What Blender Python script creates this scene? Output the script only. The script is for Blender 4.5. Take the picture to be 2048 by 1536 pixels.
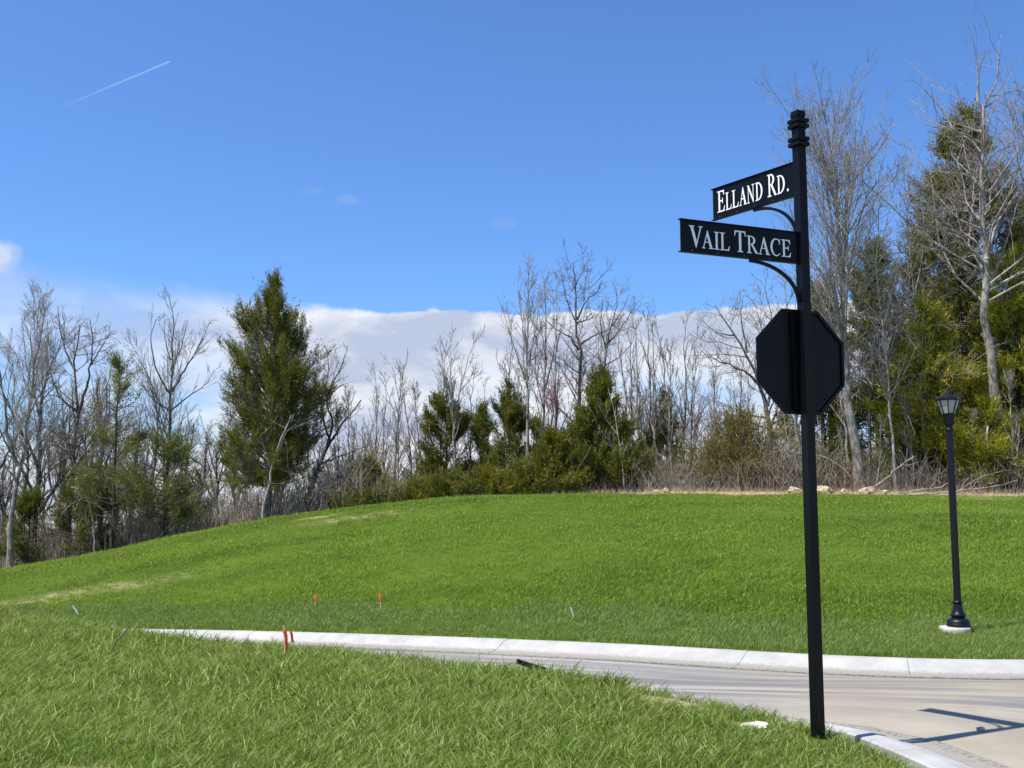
import bpy, bmesh, math, random
import numpy as np
from mathutils import Vector, Matrix

for _o in list(bpy.data.objects):
    bpy.data.objects.remove(_o)
scene = bpy.context.scene
COL = scene.collection
R = math.radians

# ------------------------------------------------------------------ camera
F_PX, EYE, PITCH = 2100.0, 1.64, math.atan(242 / 2100)
cam_d = bpy.data.cameras.new('camera')
cam = bpy.data.objects.new('camera', cam_d)
COL.objects.link(cam)
cam_d.sensor_width = 36.0
cam_d.lens = F_PX / 2048 * 36.0
cam_d.clip_start, cam_d.clip_end = 0.1, 5000
cam.location = (0, 0, EYE)
cam.rotation_euler = (R(90) + PITCH, 0, 0)
scene.camera = cam

# ------------------------------------------------------------------ light
SUN_EL, SUN_AZ = R(63), math.atan2(-0.894, -0.447)      # azimuth measured from +Y towards +X
SKY_STRENGTH, EXPOSURE = 0.094, 0.55
sd = Vector((math.sin(SUN_AZ) * math.cos(SUN_EL), math.cos(SUN_AZ) * math.cos(SUN_EL), math.sin(SUN_EL)))
sun_d = bpy.data.lights.new('sun', 'SUN')
sun_d.energy, sun_d.angle, sun_d.color = 4.8, R(0.53), (1.0, 0.94, 0.84)
sun = bpy.data.objects.new('sun', sun_d)
COL.objects.link(sun)
sun.rotation_euler = sd.to_track_quat('Z', 'Y').to_euler()
sun.location = (-20, -10, 40)


class NT:
    """small helper for building node trees"""
    def __init__(self, tree):
        self.t = tree
        self.n = tree.nodes
        self.l = tree.links

    def put(self, sock, v):
        if v is None:
            return
        if isinstance(v, bpy.types.NodeSocket):
            self.l.new(v, sock)
        elif isinstance(v, (tuple, list)) and sock.type == 'RGBA' and len(v) == 3:
            sock.default_value = (*v, 1)
        else:
            sock.default_value = v

    def node(self, typ, ins=None, **props):
        n = self.n.new(typ)
        for k, v in props.items():
            setattr(n, k, v)
        for k, v in (ins or {}).items():
            self.put(n.inputs[k], v)
        return n

    def m(self, op, a, b=None, c=None, clamp=False):
        n = self.n.new('ShaderNodeMath')
        n.operation, n.use_clamp = op, clamp
        for i, v in enumerate((a, b, c)):
            self.put(n.inputs[i], v)
        return n.outputs[0]

    def v(self, op, a, b=None):
        n = self.n.new('ShaderNodeVectorMath')
        n.operation = op
        self.put(n.inputs[0], a)
        self.put(n.inputs[1], b)
        return n.outputs['Value'] if op in ('DOT_PRODUCT', 'LENGTH', 'DISTANCE') else n.outputs[0]

    def mix(self, f, a, b, blend='MIX'):
        n = self.n.new('ShaderNodeMix')
        n.data_type, n.blend_type = 'RGBA', blend
        self.put(n.inputs[0], f)
        self.put(n.inputs[6], a)
        self.put(n.inputs[7], b)
        return n.outputs[2]

    def noise(self, vec, scale, detail=4, rough=0.55, dist=0.0):
        n = self.node('ShaderNodeTexNoise', {'Vector': vec, 'Scale': scale, 'Detail': detail, 'Roughness': rough, 'Distortion': dist})
        return n.outputs[0]

    def step(self, x, lo, hi, a=0.0, b=1.0, smooth=True):
        n = self.node('ShaderNodeMapRange')
        n.interpolation_type = 'SMOOTHSTEP' if smooth else 'LINEAR'
        for i, v in enumerate((x, lo, hi, a, b)):
            self.put(n.inputs[i], v)
        return n.outputs[0]

    def ramp(self, f, stops):
        n = self.n.new('ShaderNodeValToRGB')
        e = n.color_ramp.elements
        while len(e) < len(stops):
            e.new(0.5)
        for el, (p, c) in zip(e, stops):
            el.position, el.color = p, (*c, 1)
        self.put(n.inputs[0], f)
        return n.outputs[0]

    def mapping(self, vec, scale=(1, 1, 1), loc=(0, 0, 0), rot=(0, 0, 0)):
        n = self.node('ShaderNodeMapping', {'Vector': vec, 'Scale': scale, 'Location': loc, 'Rotation': rot})
        return n.outputs[0]


# ------------------------------------------------------------------ sky
world = bpy.data.worlds.new('World')
scene.world = world
world.use_nodes = True
W = NT(world.node_tree)
W.n.clear()
skyt = W.node('ShaderNodeTexSky', sky_type='NISHITA', sun_disc=False)
skyt.sun_elevation, skyt.sun_rotation = SUN_EL, SUN_AZ % (2 * math.pi)
skyt.air_density, skyt.dust_density, skyt.ozone_density = 1.0, 0.35, 1.6
dirv = W.node('ShaderNodeTexCoord').outputs['Generated']
sx = W.node('ShaderNodeSeparateXYZ', {0: dirv})
dx, dy, dz = sx.outputs
el = W.m('ARCSINE', dz)
blue = W.mix(1.0, skyt.outputs[0], (0.64, 0.95, 1.40), 'MULTIPLY')
# cloud bank standing over the horizon
cv = W.mapping(dirv, scale=(1, 1, 2.3))
n_edge = W.noise(W.mapping(dirv, scale=(1, 1, 1.6), loc=(3.1, 0, 0)), 5.0, 3, 0.5)
n_fine = W.noise(W.mapping(dirv, scale=(1, 1, 2.0), loc=(0, 1.7, 0)), 22.0, 6, 0.6)
warp = W.v('ADD', cv, W.v('SCALE', W.node('ShaderNodeTexNoise', {'Vector': cv, 'Scale': 6.0, 'Detail': 3.0}).outputs[1]))
warp.node.inputs[1].links[0].from_node.inputs['Scale'].default_value = 0.12
n_body = W.noise(W.mapping(warp, loc=(0.42, 0.13, 0.2)), 7.5, 7, 0.52)
n_gap = W.noise(W.mapping(cv, loc=(5.3, 2.2, 0.4)), 5.0, 5, 0.5)
soft = W.step(dx, -0.42, -0.12, 0.035, 0.0016)
top = W.m('ADD', 0.181, W.m('ADD', W.m('MULTIPLY', W.m('SUBTRACT', n_edge, 0.5), 0.03), W.m('ADD', W.m('MULTIPLY', W.m('SUBTRACT', n_fine, 0.5), 0.016), W.m('MULTIPLY', W.m('SUBTRACT', W.noise(dirv, 70.0, 3, 0.6), 0.5), 0.006))))
top = W.m('SUBTRACT', top, W.m('MULTIPLY', dx, 0.012))
bank = W.step(W.m('SUBTRACT', el, top), soft, W.m('MULTIPLY', soft, -1.0), 0, 1)
low = W.step(el, 0.075, 0.145, 1, 0)
gap = W.m('MULTIPLY', W.step(n_gap, 0.50, 0.60, 0, 0.85), low)
deck = W.step(el, 0.02, 0.07, 1, 0)
gap = W.m('MULTIPLY', gap, W.m('SUBTRACT', 1.0, W.m('MULTIPLY', deck, 0.8)))
cover = W.m('MULTIPLY', bank, W.m('SUBTRACT', 1.0, gap), clamp=True)
thin = W.step(dx, -0.44, -0.16, 0.5, 0.96)
cover = W.m('MULTIPLY', cover, W.m('MAXIMUM', thin, W.m('MULTIPLY', deck, 0.9)))
rim = W.step(W.m('SUBTRACT', top, el), 0.0, 0.022, 0.30, 0.0)
n_lee = W.noise(W.mapping(warp, loc=(0.42 - 0.016, 0.13, 0.2 + 0.05)), 7.5, 7, 0.52)
relief = W.m('MULTIPLY', W.m('SUBTRACT', n_body, n_lee), 4.2)
shade = W.m('ADD', W.m('ADD', W.m('ADD', 0.34, relief), W.m('MULTIPLY', W.step(n_body, 0.44, 0.56, 0, 1), 0.30)), W.m('ADD', rim, W.m('MULTIPLY', deck, 0.4)), clamp=True)
CL = 1.0 / SKY_STRENGTH / 2 ** EXPOSURE
ccol = W.mix(shade, (0.54 * CL, 0.605 * CL, 0.77 * CL), (0.90 * CL, 0.92 * CL, 0.96 * CL))
sky1 = W.mix(cover, blue, ccol)


def unit_dir(px, py):
    a, u = (px - 1024) / F_PX, (768 - py) / F_PX
    return Vector((a, math.cos(PITCH) - math.sin(PITCH) * u, math.sin(PITCH) + math.cos(PITCH) * u)).normalized()


def puff(col, px, py, rad, amount, stretch=2.0, seed=0.0, c=(0.62, 0.68, 0.82)):
    d = unit_dir(px, py)
    diff = W.v('MULTIPLY', W.v('SUBTRACT', dirv, tuple(d)), (1, 1, stretch))
    r = W.v('LENGTH', diff)
    nz = W.noise(W.mapping(dirv, loc=(seed, 0, 0)), 45.0, 5, 0.6)
    r = W.m('ADD', r, W.m('MULTIPLY', W.m('SUBTRACT', nz, 0.5), rad * 1.2))
    return W.mix(W.step(r, rad * 0.35, rad, amount, 0), col, tuple(k * CL for k in c))


sky1 = puff(sky1, -12, 512, 0.026, 0.7, 1.5, 1.0, (0.80, 0.83, 0.90))
sky1 = puff(sky1, 0, 548, 0.030, 0.30, 2.2, 6.0)
sky1 = puff(sky1, 700, 400, 0.016, 0.14, 2.2, 2.0)
sky1 = puff(sky1, 1010, 447, 0.016, 0.08, 2.5, 3.0)
sky1 = puff(sky1, 625, 382, 0.012, 0.07, 2.0, 4.0)
# vapour trail
ta, tb = unit_dir(105, 222), unit_dir(341, 122)
tn = ta.cross(tb).normalized()
tt = (tb - ta)
along = W.m('DIVIDE', W.v('DOT_PRODUCT', W.v('SUBTRACT', dirv, tuple(ta)), tuple(tt)), tt.length_squared)
acr = W.m('ABSOLUTE', W.v('DOT_PRODUCT', dirv, tuple(tn)))
wid = W.step(along, 0.0, 1.0, 0.0016, 0.0010)
trail = W.m('MULTIPLY', W.step(acr, 0.0, wid, 1, 0), W.m('MULTIPLY', W.step(along, 0.0, 0.9, 0.0, 0.48, False), W.step(along, 0.985, 1.0, 1, 0)))
sky1 = W.mix(trail, sky1, (0.62 * CL, 0.74 * CL, 0.95 * CL))
bg = W.node('ShaderNodeBackground', {'Color': sky1, 'Strength': SKY_STRENGTH})
wo = W.node('ShaderNodeOutputWorld')
W.l.new(bg.outputs[0], wo.inputs[0])

vs = scene.view_settings
vs.view_transform, vs.look, vs.exposure, vs.gamma = 'Standard', 'None', EXPOSURE, 1.0
vs.use_curve_mapping = False
scene.cycles.max_bounces = 6
scene.cycles.transparent_max_bounces = 8


# ------------------------------------------------------------------ measuring helpers
def ray(px, py):
    a, u = (px - 1024) / F_PX, (768 - py) / F_PX
    return a, math.cos(PITCH) - math.sin(PITCH) * u, math.sin(PITCH) + math.cos(PITCH) * u


def at(px, py, Y):
    """point at distance Y in front of the camera that was measured at (px, py) of the photo"""
    a, b, c = ray(px, py)
    t = Y / b
    return np.array((a * t, Y, EYE + c * t))


def on(px, py, z):
    a, b, c = ray(px, py)
    t = (z - EYE) / c
    return np.array((a * t, b * t, z))


# ------------------------------------------------------------------ scene helpers
def tag(o, label=None, cat=None, group=None, kind=None):
    if label:
        o['label'] = label
    if cat:
        o['category'] = cat
    if group:
        o['group'] = group
    if kind:
        o['kind'] = kind
    return o


def empty(name, loc=(0, 0, 0), rz=0.0):
    o = bpy.data.objects.new(name, None)
    COL.objects.link(o)
    o.location = tuple(loc)
    o.rotation_euler = (0, 0, rz)
    o.empty_display_size = 0.2
    return o


def obj(name, mesh, mat=None, parent=None, loc=None):
    o = bpy.data.objects.new(name, mesh)
    COL.objects.link(o)
    if mat:
        mesh.materials.append(mat) if not mesh.materials else None
    if parent:
        o.parent = parent
    if loc is not None:
        o.location = tuple(loc)
    return o


def mesh_np(name, v, faces, smooth=False):
    """v (n,3); faces: list of int arrays, each (m,k)"""
    me = bpy.data.meshes.new(name)
    v = np.asarray(v, dtype=np.float32)
    me.vertices.add(len(v))
    me.vertices.foreach_set('co', v.ravel())
    faces = [np.asarray(f, dtype=np.int32) for f in faces if len(f)]
    lens = np.concatenate([np.full(len(f), f.shape[1], dtype=np.int32) for f in faces])
    idx = np.concatenate([f.ravel() for f in faces])
    me.loops.add(len(idx))
    me.loops.foreach_set('vertex_index', idx)
    me.polygons.add(len(lens))
    starts = np.concatenate(([0], np.cumsum(lens)[:-1])).astype(np.int32)
    me.polygons.foreach_set('loop_start', starts)
    try:
        me.polygons.foreach_set('loop_total', lens)
    except Exception:
        pass
    me.polygons.foreach_set('use_smooth', np.full(len(lens), bool(smooth)))
    me.update(calc_edges=True)
    return me


def attr_col(me, name, cols):
    a = me.attributes.new(name, 'FLOAT_COLOR', 'POINT')
    c = np.ones((len(cols), 4), dtype=np.float32)
    c[:, :cols.shape[1]] = cols
    a.data.foreach_set('color', c.ravel())


def bm_mesh(name, bm, smooth=False):
    me = bpy.data.meshes.new(name)
    bm.normal_update()
    bm.to_mesh(me)
    bm.free()
    if smooth:
        for p in me.polygons:
            p.use_smooth = True
    return me


def add_box(bm, size, mat=Matrix(), bevel=0.0):
    r = bmesh.ops.create_cube(bm, size=1.0)
    vs_ = r['verts']
    bmesh.ops.scale(bm, vec=size, verts=vs_)
    if bevel:
        es = list({e for v in vs_ for e in v.link_edges})
        rr = bmesh.ops.bevel(bm, geom=es, offset=bevel, segments=1, affect='EDGES', profile=0.5)
        vs_ = list({v for f in rr['faces'] for v in f.verts} | {v for v in vs_ if v.is_valid})
    bmesh.ops.transform(bm, matrix=mat, verts=vs_)


def box_mesh(name, size, mat=Matrix(), bevel=0.0):
    bm = bmesh.new()
    add_box(bm, size, mat, bevel)
    return bm_mesh(name, bm)


def lathe(name, prof, n=32, flute=None, smooth=True):
    """prof: (r, z) list; flute(i, n, r, z) -> r"""
    bm = bmesh.new()
    rings = []
    for r, z in prof:
        rings.append([bm.verts.new(((flute(i, r, z) if flute else r) * math.cos(2 * math.pi * i / n),
                                    (flute(i, r, z) if flute else r) * math.sin(2 * math.pi * i / n), z)) for i in range(n)])
    for a, b in zip(rings, rings[1:]):
        for i in range(n):
            bm.faces.new((a[i], a[(i + 1) % n], b[(i + 1) % n], b[i]))
    bm.faces.new(rings[0][::-1])
    bm.faces.new(rings[-1])
    me = bm_mesh(name, bm)
    if smooth:
        for p in me.polygons:
            p.use_smooth = len(p.vertices) == 4
    return me


# ------------------------------------------------------------------ materials
def new_mat(name):
    m = bpy.data.materials.new(name)
    m.use_nodes = True
    t = NT(m.node_tree)
    t.n.clear()
    out = t.node('ShaderNodeOutputMaterial')
    return m, t, out


def principled(t, out, col, rough=0.6, bump=None, bump_d=0.01, bump_s=0.5, **kw):
    p = t.node('ShaderNodeBsdfPrincipled', {'Base Color': col, 'Roughness': rough})
    for k, v in kw.items():
        t.put(p.inputs[k], v)
    if bump is not None:
        b = t.node('ShaderNodeBump', {'Height': bump, 'Distance': bump_d, 'Strength': bump_s})
        t.l.new(b.outputs[0], p.inputs['Normal'])
    t.l.new(p.outputs[0], out.inputs[0])
    return p


def pos(t):
    return t.node('ShaderNodeNewGeometry').outputs['Position']


def objco(t):
    return t.node('ShaderNodeTexCoord').outputs['Object']


def mat_plain(name, col, rough=0.6, var=0.15, scale=20, **kw):
    m, t, out = new_mat(name)
    n = t.noise(objco(t), scale, 5, 0.6)
    c = t.mix(t.step(n, 0.3, 0.7), tuple(k * (1 - var) for k in col), tuple(min(1, k * (1 + var)) for k in col))
    principled(t, out, c, rough, n, 0.003, 0.4, **kw)
    return m


def mat_paint(name, col, worn=0.62, chips=(0.10, 0.095, 0.09), spec=0.5):
    m, t, out = new_mat(name)
    oc = objco(t)
    n = t.noise(oc, 9, 6, 0.65)
    n2 = t.noise(t.mapping(oc, scale=(1, 1, 0.25)), 60, 4, 0.6)
    w = t.m('MULTIPLY', t.step(n, worn, worn + 0.08), t.step(n2, 0.5, 0.62))
    c = t.mix(w, col, chips)
    r = t.m('ADD', 0.24, t.m('MULTIPLY', n, 0.25))
    principled(t, out, c, r, n2, 0.001, 0.15, **{'Specular IOR Level': spec})
    return m


def mat_bark(name, a, b, scale=6.0):
    m, t, out = new_mat(name)
    oc = objco(t)
    n = t.noise(t.mapping(oc, scale=(1, 1, 0.22)), scale * 3, 6, 0.65)
    n2 = t.noise(oc, scale * 0.35, 4, 0.6)
    f = t.m('ADD', t.m('MULTIPLY', n, 0.6), t.m('MULTIPLY', n2, 0.6))
    c = t.mix(t.step(f, 0.48, 0.74), a, b)
    principled(t, out, c, 0.9, n, 0.03, 0.7, **{'Specular IOR Level': 0.2})
    return m


def mat_leaf(name, stops, trans=0.28, rough=0.55):
    """foliage: colour varies leaf by leaf (attribute 'tint')"""
    m, t, out = new_mat(name)
    at_ = t.node('ShaderNodeAttribute', attribute_name='tint')
    sp = t.node('ShaderNodeSeparateColor', {0: at_.outputs['Color']})
    c = t.ramp(sp.outputs[0], stops)
    p = t.node('ShaderNodeBsdfPrincipled', {'Base Color': c, 'Roughness': rough, 'Specular IOR Level': 0.3})
    tr = t.node('ShaderNodeBsdfTranslucent', {'Color': t.mix(1.0, c, (1.25, 1.35, 0.6), 'MULTIPLY')})
    mx = t.node('ShaderNodeMixShader', {0: trans, 1: p.outputs[0], 2: tr.outputs[0]})
    t.l.new(mx.outputs[0], out.inputs[0])
    return m


M = {}
M['black'] = mat_paint('black_paint', (0.003, 0.0034, 0.0044), 0.66, (0.05, 0.05, 0.05), 0.18)
M['black_lamp'] = mat_paint('black_lamp_paint', (0.005, 0.006, 0.009), 0.75, (0.1, 0.1, 0.1), 0.35)
M['letter'] = mat_plain('letter_white', (0.90, 0.92, 0.90), 0.45, 0.03, 30)
M['bolt'] = mat_plain('bolt_steel', (0.32, 0.32, 0.33), 0.35, 0.2, 90, Metallic=0.8)
M['red'] = mat_plain('stop_red', (0.45, 0.02, 0.02), 0.4, 0.05)
M['concrete_pad'] = mat_plain('pad_concrete', (0.46, 0.44, 0.40), 0.9, 0.15, 25)
M['orange'] = mat_plain('orange_tape', (1.0, 0.20, 0.05), 0.5, 0.15, 30)
M['orange_dark'] = mat_plain('orange_ribbon_faded', (0.90, 0.15, 0.05), 0.5, 0.15, 30)
for nm_ in ('orange', 'orange_dark'):
    t_ = NT(M[nm_].node_tree)
    p_ = [q for q in t_.n if q.type == 'BSDF_PRINCIPLED'][0]
    o_ = [q for q in t_.n if q.type == 'OUTPUT_MATERIAL'][0]
    tl = t_.node('ShaderNodeBsdfTranslucent', {'Color': (0.95, 0.20, 0.05) if nm_ == 'orange' else (0.80, 0.13, 0.05)})
    t_.l.new(t_.node('ShaderNodeMixShader', {0: 0.5, 1: p_.outputs[0], 2: tl.outputs[0]}).outputs[0], o_.inputs[0])
M['stake_wood'] = mat_plain('stake_wood', (0.55, 0.42, 0.26), 0.8, 0.2, 60)
M['white_plastic'] = mat_plain('white_plastic', (0.75, 0.75, 0.73), 0.5, 0.08, 30)
M['black_plastic'] = mat_plain('black_plastic', (0.012, 0.012, 0.013), 0.5, 0.3, 40)
M['rock'] = mat_plain('rock', (0.46, 0.36, 0.24), 0.95, 0.3, 8)
M['rock_grey'] = mat_plain('rock_grey', (0.30, 0.28, 0.26), 0.95, 0.3, 30)
M['bark_light'] = mat_bark('bark_light', (0.13, 0.113, 0.095), (0.42, 0.385, 0.335))
M['bark_grey'] = mat_bark('bark_grey', (0.06, 0.053, 0.047), (0.22, 0.20, 0.178))
M['bark_dark'] = mat_bark('bark_dark', (0.045, 0.038, 0.034), (0.14, 0.12, 0.105))
M['bark_white'] = mat_bark('bark_white', (0.22, 0.20, 0.175), (0.52, 0.49, 0.44))
M['twig'] = mat_bark('twig_grey', (0.20, 0.175, 0.158), (0.41, 0.37, 0.335))
M['twig_dark'] = mat_bark('twig_dark', (0.10, 0.085, 0.078), (0.24, 0.21, 0.19))
M['brush'] = mat_bark('brush_stems', (0.17, 0.142, 0.11), (0.43, 0.375, 0.30))
M['cedar'] = mat_leaf('cedar_foliage', [(0.0, (0.077, 0.086, 0.015)), (0.45, (0.158, 0.159, 0.020)), (0.8, (0.272, 0.228, 0.030)), (1.0, (0.427, 0.237, 0.043))])
M['cedar_dark'] = mat_leaf('cedar_dark_foliage', [(0.0, (0.061, 0.084, 0.019)), (0.5, (0.131, 0.147, 0.028)), (1.0, (0.293, 0.232, 0.038))])
M['cedar_yellow'] = mat_leaf('cedar_yellow_foliage', [(0.0, (0.125, 0.152, 0.020)), (0.5, (0.312, 0.299, 0.033)), (1.0, (0.584, 0.465, 0.057))], 0.32)
M['pine_soft'] = mat_leaf('pine_soft_foliage', [(0.0, (0.099, 0.124, 0.053)), (0.5, (0.186, 0.203, 0.074)), (1.0, (0.351, 0.282, 0.112))], 0.3)
M['olive'] = mat_leaf('olive_foliage', [(0.0, (0.118, 0.109, 0.035)), (0.5, (0.225, 0.189, 0.055)), (1.0, (0.393, 0.280, 0.107))], 0.3)
M['redbud'] = mat_leaf('redbud_blossom', [(0.0, (0.42, 0.10, 0.22)), (1.0, (0.62, 0.26, 0.40))], 0.3)


def grass_material(name, dark, mid, light, dry, big=0.35):
    m, t, out = new_mat(name)
    at_ = t.node('ShaderNodeAttribute', attribute_name='tint')
    sp = t.node('ShaderNodeSeparateColor', {0: at_.outputs['Color']})
    rnd = t.node('ShaderNodeObjectInfo').outputs['Random']
    g = pos(t)
    n = t.noise(t.mapping(g, scale=(0.4, 1, 0.2), rot=(0, 0, 0.35)), 0.3, 4, 0.6)  # slanted bands: grass's own tone plus shading of hill undulations put into the colour
    n2 = t.noise(g, 1.6, 3, 0.6)
    f = t.m('ADD', t.m('MULTIPLY', sp.outputs[0], 0.7), t.m('ADD', t.m('MULTIPLY', rnd, 0.15), t.m('ADD', t.m('MULTIPLY', t.m('SUBTRACT', n, 0.5), big * 2.2), t.m('MULTIPLY', t.m('SUBTRACT', n2, 0.5), big * 1.2))))
    c = t.ramp(f, [(0.0, dark), (0.38, mid), (0.85, light)])
    c = t.mix(t.step(sp.outputs[1], 0.97, 0.985), c, dry)
    p = t.node('ShaderNodeBsdfPrincipled', {'Base Color': c, 'Roughness': 0.48, 'Specular IOR Level': 0.38})
    tr = t.node('ShaderNodeBsdfTranslucent', {'Color': t.mix(1.0, c, (1.3, 1.25, 0.5), 'MULTIPLY')})
    mx = t.node('ShaderNodeMixShader', {0: 0.33, 1: p.outputs[0], 2: tr.outputs[0]})
    t.l.new(mx.outputs[0], out.inputs[0])
    return m


M['grass'] = grass_material('lawn_grass', (0.055, 0.095, 0.010), (0.172, 0.255, 0.036), (0.400, 0.465, 0.145), (0.48, 0.44, 0.22), 0.22)
M['grass_verge'] = grass_material('verge_grass', (0.095, 0.155, 0.024), (0.180, 0.262, 0.046), (0.295, 0.370, 0.105), (0.48, 0.44, 0.22), 0.2)
M['grass_hill'] = grass_material('hill_grass', (0.070, 0.128, 0.006), (0.150, 0.245, 0.013), (0.262, 0.355, 0.038), (0.38, 0.37, 0.13), 0.55)

# ------------------------------------------------------------------ terrain shape
FK = np.array([on(220, 1256, -.60), on(600, 1263, -.36), on(900, 1273, -.20), on(1173, 1283, -.10), on(1500, 1301, -.04),
               on(1650, 1309.6, -.015), on(1800, 1315, 0), on(1925, 1318, 0), on(2048, 1318.5, 0.0)])
FK = np.vstack([[[-24, 31.5, -1.6], [-14, 24.3, -1.05]], FK, [[8.0, 11.6, 0.0], [14, 12.5, 0.0], [40, 15, 0.0]]])
fx_ = np.linspace(-24, 40, 641)
fy_ = np.interp(fx_, FK[:, 0], FK[:, 1])
fz_ = np.interp(fx_, FK[:, 0], FK[:, 2])
ker = np.exp(-np.linspace(-2, 2, 21) ** 2)
ker /= ker.sum()
fy_ = np.convolve(np.pad(fy_, 10, 'edge'), ker, 'valid')
fz_ = np.convolve(np.pad(fz_, 10, 'edge'), ker, 'valid')
slope_ = np.gradient(fy_, fx_)
cosF = 1 / np.sqrt(1 + slope_ ** 2)


def chaikin(p, n=3):
    p = np.asarray(p, float)
    for _ in range(n):
        q = np.empty((2 * len(p), p.shape[1]))
        q[0], q[-1] = p[0], p[-1]
        q[1:-1:2] = .75 * p[:-1] + .25 * p[1:]
        q[2:-1:2] = .25 * p[:-1] + .75 * p[1:]
        p = q
    return p


NK = chaikin([(-24, 29.2), (-14, 21.3), (-7.5, 16.0), (-3.5, 13.0), (0, 10.65), (1.4, 9.85), (2.45, 9.25), (2.95, 8.8), (3.2, 8.45), (3.32, 7.9), (3.44, 7.25), (3.5, 6.6),
              (3.5, 5.5), (3.6, 3), (3.7, -16)], 3)


def dist_near(x, y):
    """signed distance to the near road edge, positive on the lawn side"""
    sh = x.shape
    p = np.stack([x.ravel(), y.ravel()], 1)
    best = np.full(len(p), 1e9)
    sg = np.ones(len(p))
    for a, b in zip(NK[:-1], NK[1:]):
        ab = b - a
        L2 = ab @ ab
        if L2 < 1e-9:
            continue
        t = np.clip(((p - a) @ ab) / L2, 0, 1)
        q = p - (a + t[:, None] * ab)
        d = np.hypot(q[:, 0], q[:, 1])
        cr = ab[0] * (p[:, 1] - a[1]) - ab[1] * (p[:, 0] - a[0])
        u = d < best
        best = np.where(u, d, best)
        sg = np.where(u, np.where(cr > 0, -1.0, 1.0), sg)
    return (best * sg).reshape(sh)


CR = np.array([at(px, py, d) for px, py, d in ((-400, 1215, 48), (0, 1140, 44), (130, 1119, 43), (270, 1095, 42), (390, 1068, 41), (510, 1045, 40), (620, 1027, 39.5),
               (740, 1011, 39), (870, 999, 38.5), (1000, 992, 38), (1150, 989, 37.5), (1300, 990, 37), (1600, 992, 36), (2048, 996, 35), (2500, 998, 35))])


def sstep(a, b, x):
    t = np.clip((x - a) / (b - a), 0, 1)
    return t * t * (3 - 2 * t)


def crest(x):
    return np.interp(x, CR[:, 0], CR[:, 1]), np.interp(x, CR[:, 0], CR[:, 2])


def road_z(x):
    return np.interp(x, fx_, fz_) - 0.12


def wob(x, y):
    return (np.sin(1.3 * x + .7 * y + .4) * np.sin(.9 * y - .5 * x + 1.1) + .6 * np.sin(2.7 * x - 1.9 * y) * np.sin(2.2 * y + .8 * x))


def height(x, y):
    x = np.asarray(x, float)
    y = np.asarray(y, float)
    yF, zF = np.interp(x, fx_, fy_), np.interp(x, fx_, fz_)
    cF = np.interp(x, fx_, cosF)
    sF = (y - yF) * cF
    sN = dist_near(x, y)
    zr = zF - .12
    # lawn on the camera's side
    zn = np.interp(x, [-14, -9, -6.5, -5.3, -4.2, -3, -2, -1, 0, .5, 1, 1.5, 2.2, 4], [.48, .34, .25, .20, .155, .155, .18, .19, .175, .16, .135, .075, -.03, -.03]) + .012 * wob(x, y) * sstep(4, 1, x)
    kn = zr + .105
    lawn = kn - .09 * sstep(1.0, .8, sN) + (zn - kn) * sstep(.72, 1.12, sN)
    # far side: verge, hill, ground under the wood
    zv = zF - .09 * sstep(.30, .08, sF) + .12 * sstep(0, 2.8, sF)
    yv = yF + 2.6 / cF
    yc, zc = crest(x)
    t = np.clip((y - yv) / np.maximum(yc - yv, 1), 0, 1)
    s = 1 - (1 - t) ** 1.55
    hill = zv + (zc - zv) * s + .10 * wob(x * .30 + 2, y * .36 + .12 * x) * np.sin(np.pi * t) + .012 * wob(x, y) * np.sin(np.pi * t)
    back = np.clip(y - yc, 0, None)
    g = np.interp(x, [-20, -5, 4, 12], [-.03, -.025, .004, .022])
    far = hill + g * np.minimum(back, 30) - .01 * np.clip(back - 30, 0, 400)
    far = far + .15 * sstep(.1, 1.3, back) * sstep(2, 6, x)          # low berm of pushed-up soil on the right
    h = np.where(sF > -.22, np.where(sF > -.02, far, zF - .10), np.where(sN > .45, lawn, zr - .2))
    return h


def gz(x, y):
    return float(height(np.array([x]), np.array([y]))[0])


def cover_soil(x, y):
    """0 grass .. 1 bare soil / dry litter"""
    yc, _ = crest(x)
    e = y - yc + .5 * np.sin(x * 1.7) + .3 * np.sin(x * 4.1 + 1)
    right = np.interp(x, [-2, 4], [0.9, 0.0])
    return sstep(right - .2, right + .3, e)


STRAW = [(*on(175, 1163, -.35)[:2], 2.6, .55, .9), (*at(160, 1118, 41.0)[:2], 2.2, .8, .9), (*at(60, 1135, 42.5)[:2], 2.4, .5, .9), (*at(730, 1047, 33)[:2], 2.2, .9, .55), (*at(1990, 1008, 32.5)[:2], 1.3, .35, .85),
         (*at(640, 1057, 35)[:2], 0.8, .25, .7), (*at(1930, 1003, 34)[:2], .35, .25, .9), (*at(1960, 1005, 34)[:2], .3, .2, .9), (1.26, 8.42, .30, .30, .85), (1.68, 7.75, .17, .10, 1.0), (-2.45, 6.0, .3, .12, .7)]


def straw(x, y):
    s = np.zeros_like(x)
    for cx, cy, rx, ry, a in STRAW:
        k = 0.5 * (1 if cy > 12 else 1)
        q = ((x - cx) * .97 / rx) ** 2 + ((y - cy + (x - cx) * (.12 if cy > 12 else 0.1)) / ry) ** 2
        s = np.maximum(s, a * np.exp(-q * q * .7))
    brk = .62 + .30 * np.sin(3.1 * x + 1.3 * np.sin(2.3 * y)) * np.sin(4.3 * y + 1.1 * x) + .25 * np.sin(7.7 * x - 3.0 * y) * np.sin(6.1 * y + 2.0 * x)
    return np.clip(np.where(y > 12, s * np.clip(brk * 1.25, 0, 1.1), s), 0, 1)


# straw strips on the left of the hill lie along its contour
STRAW[0] = (-10.9, 26.5, 2.7, .6, .55)

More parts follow.
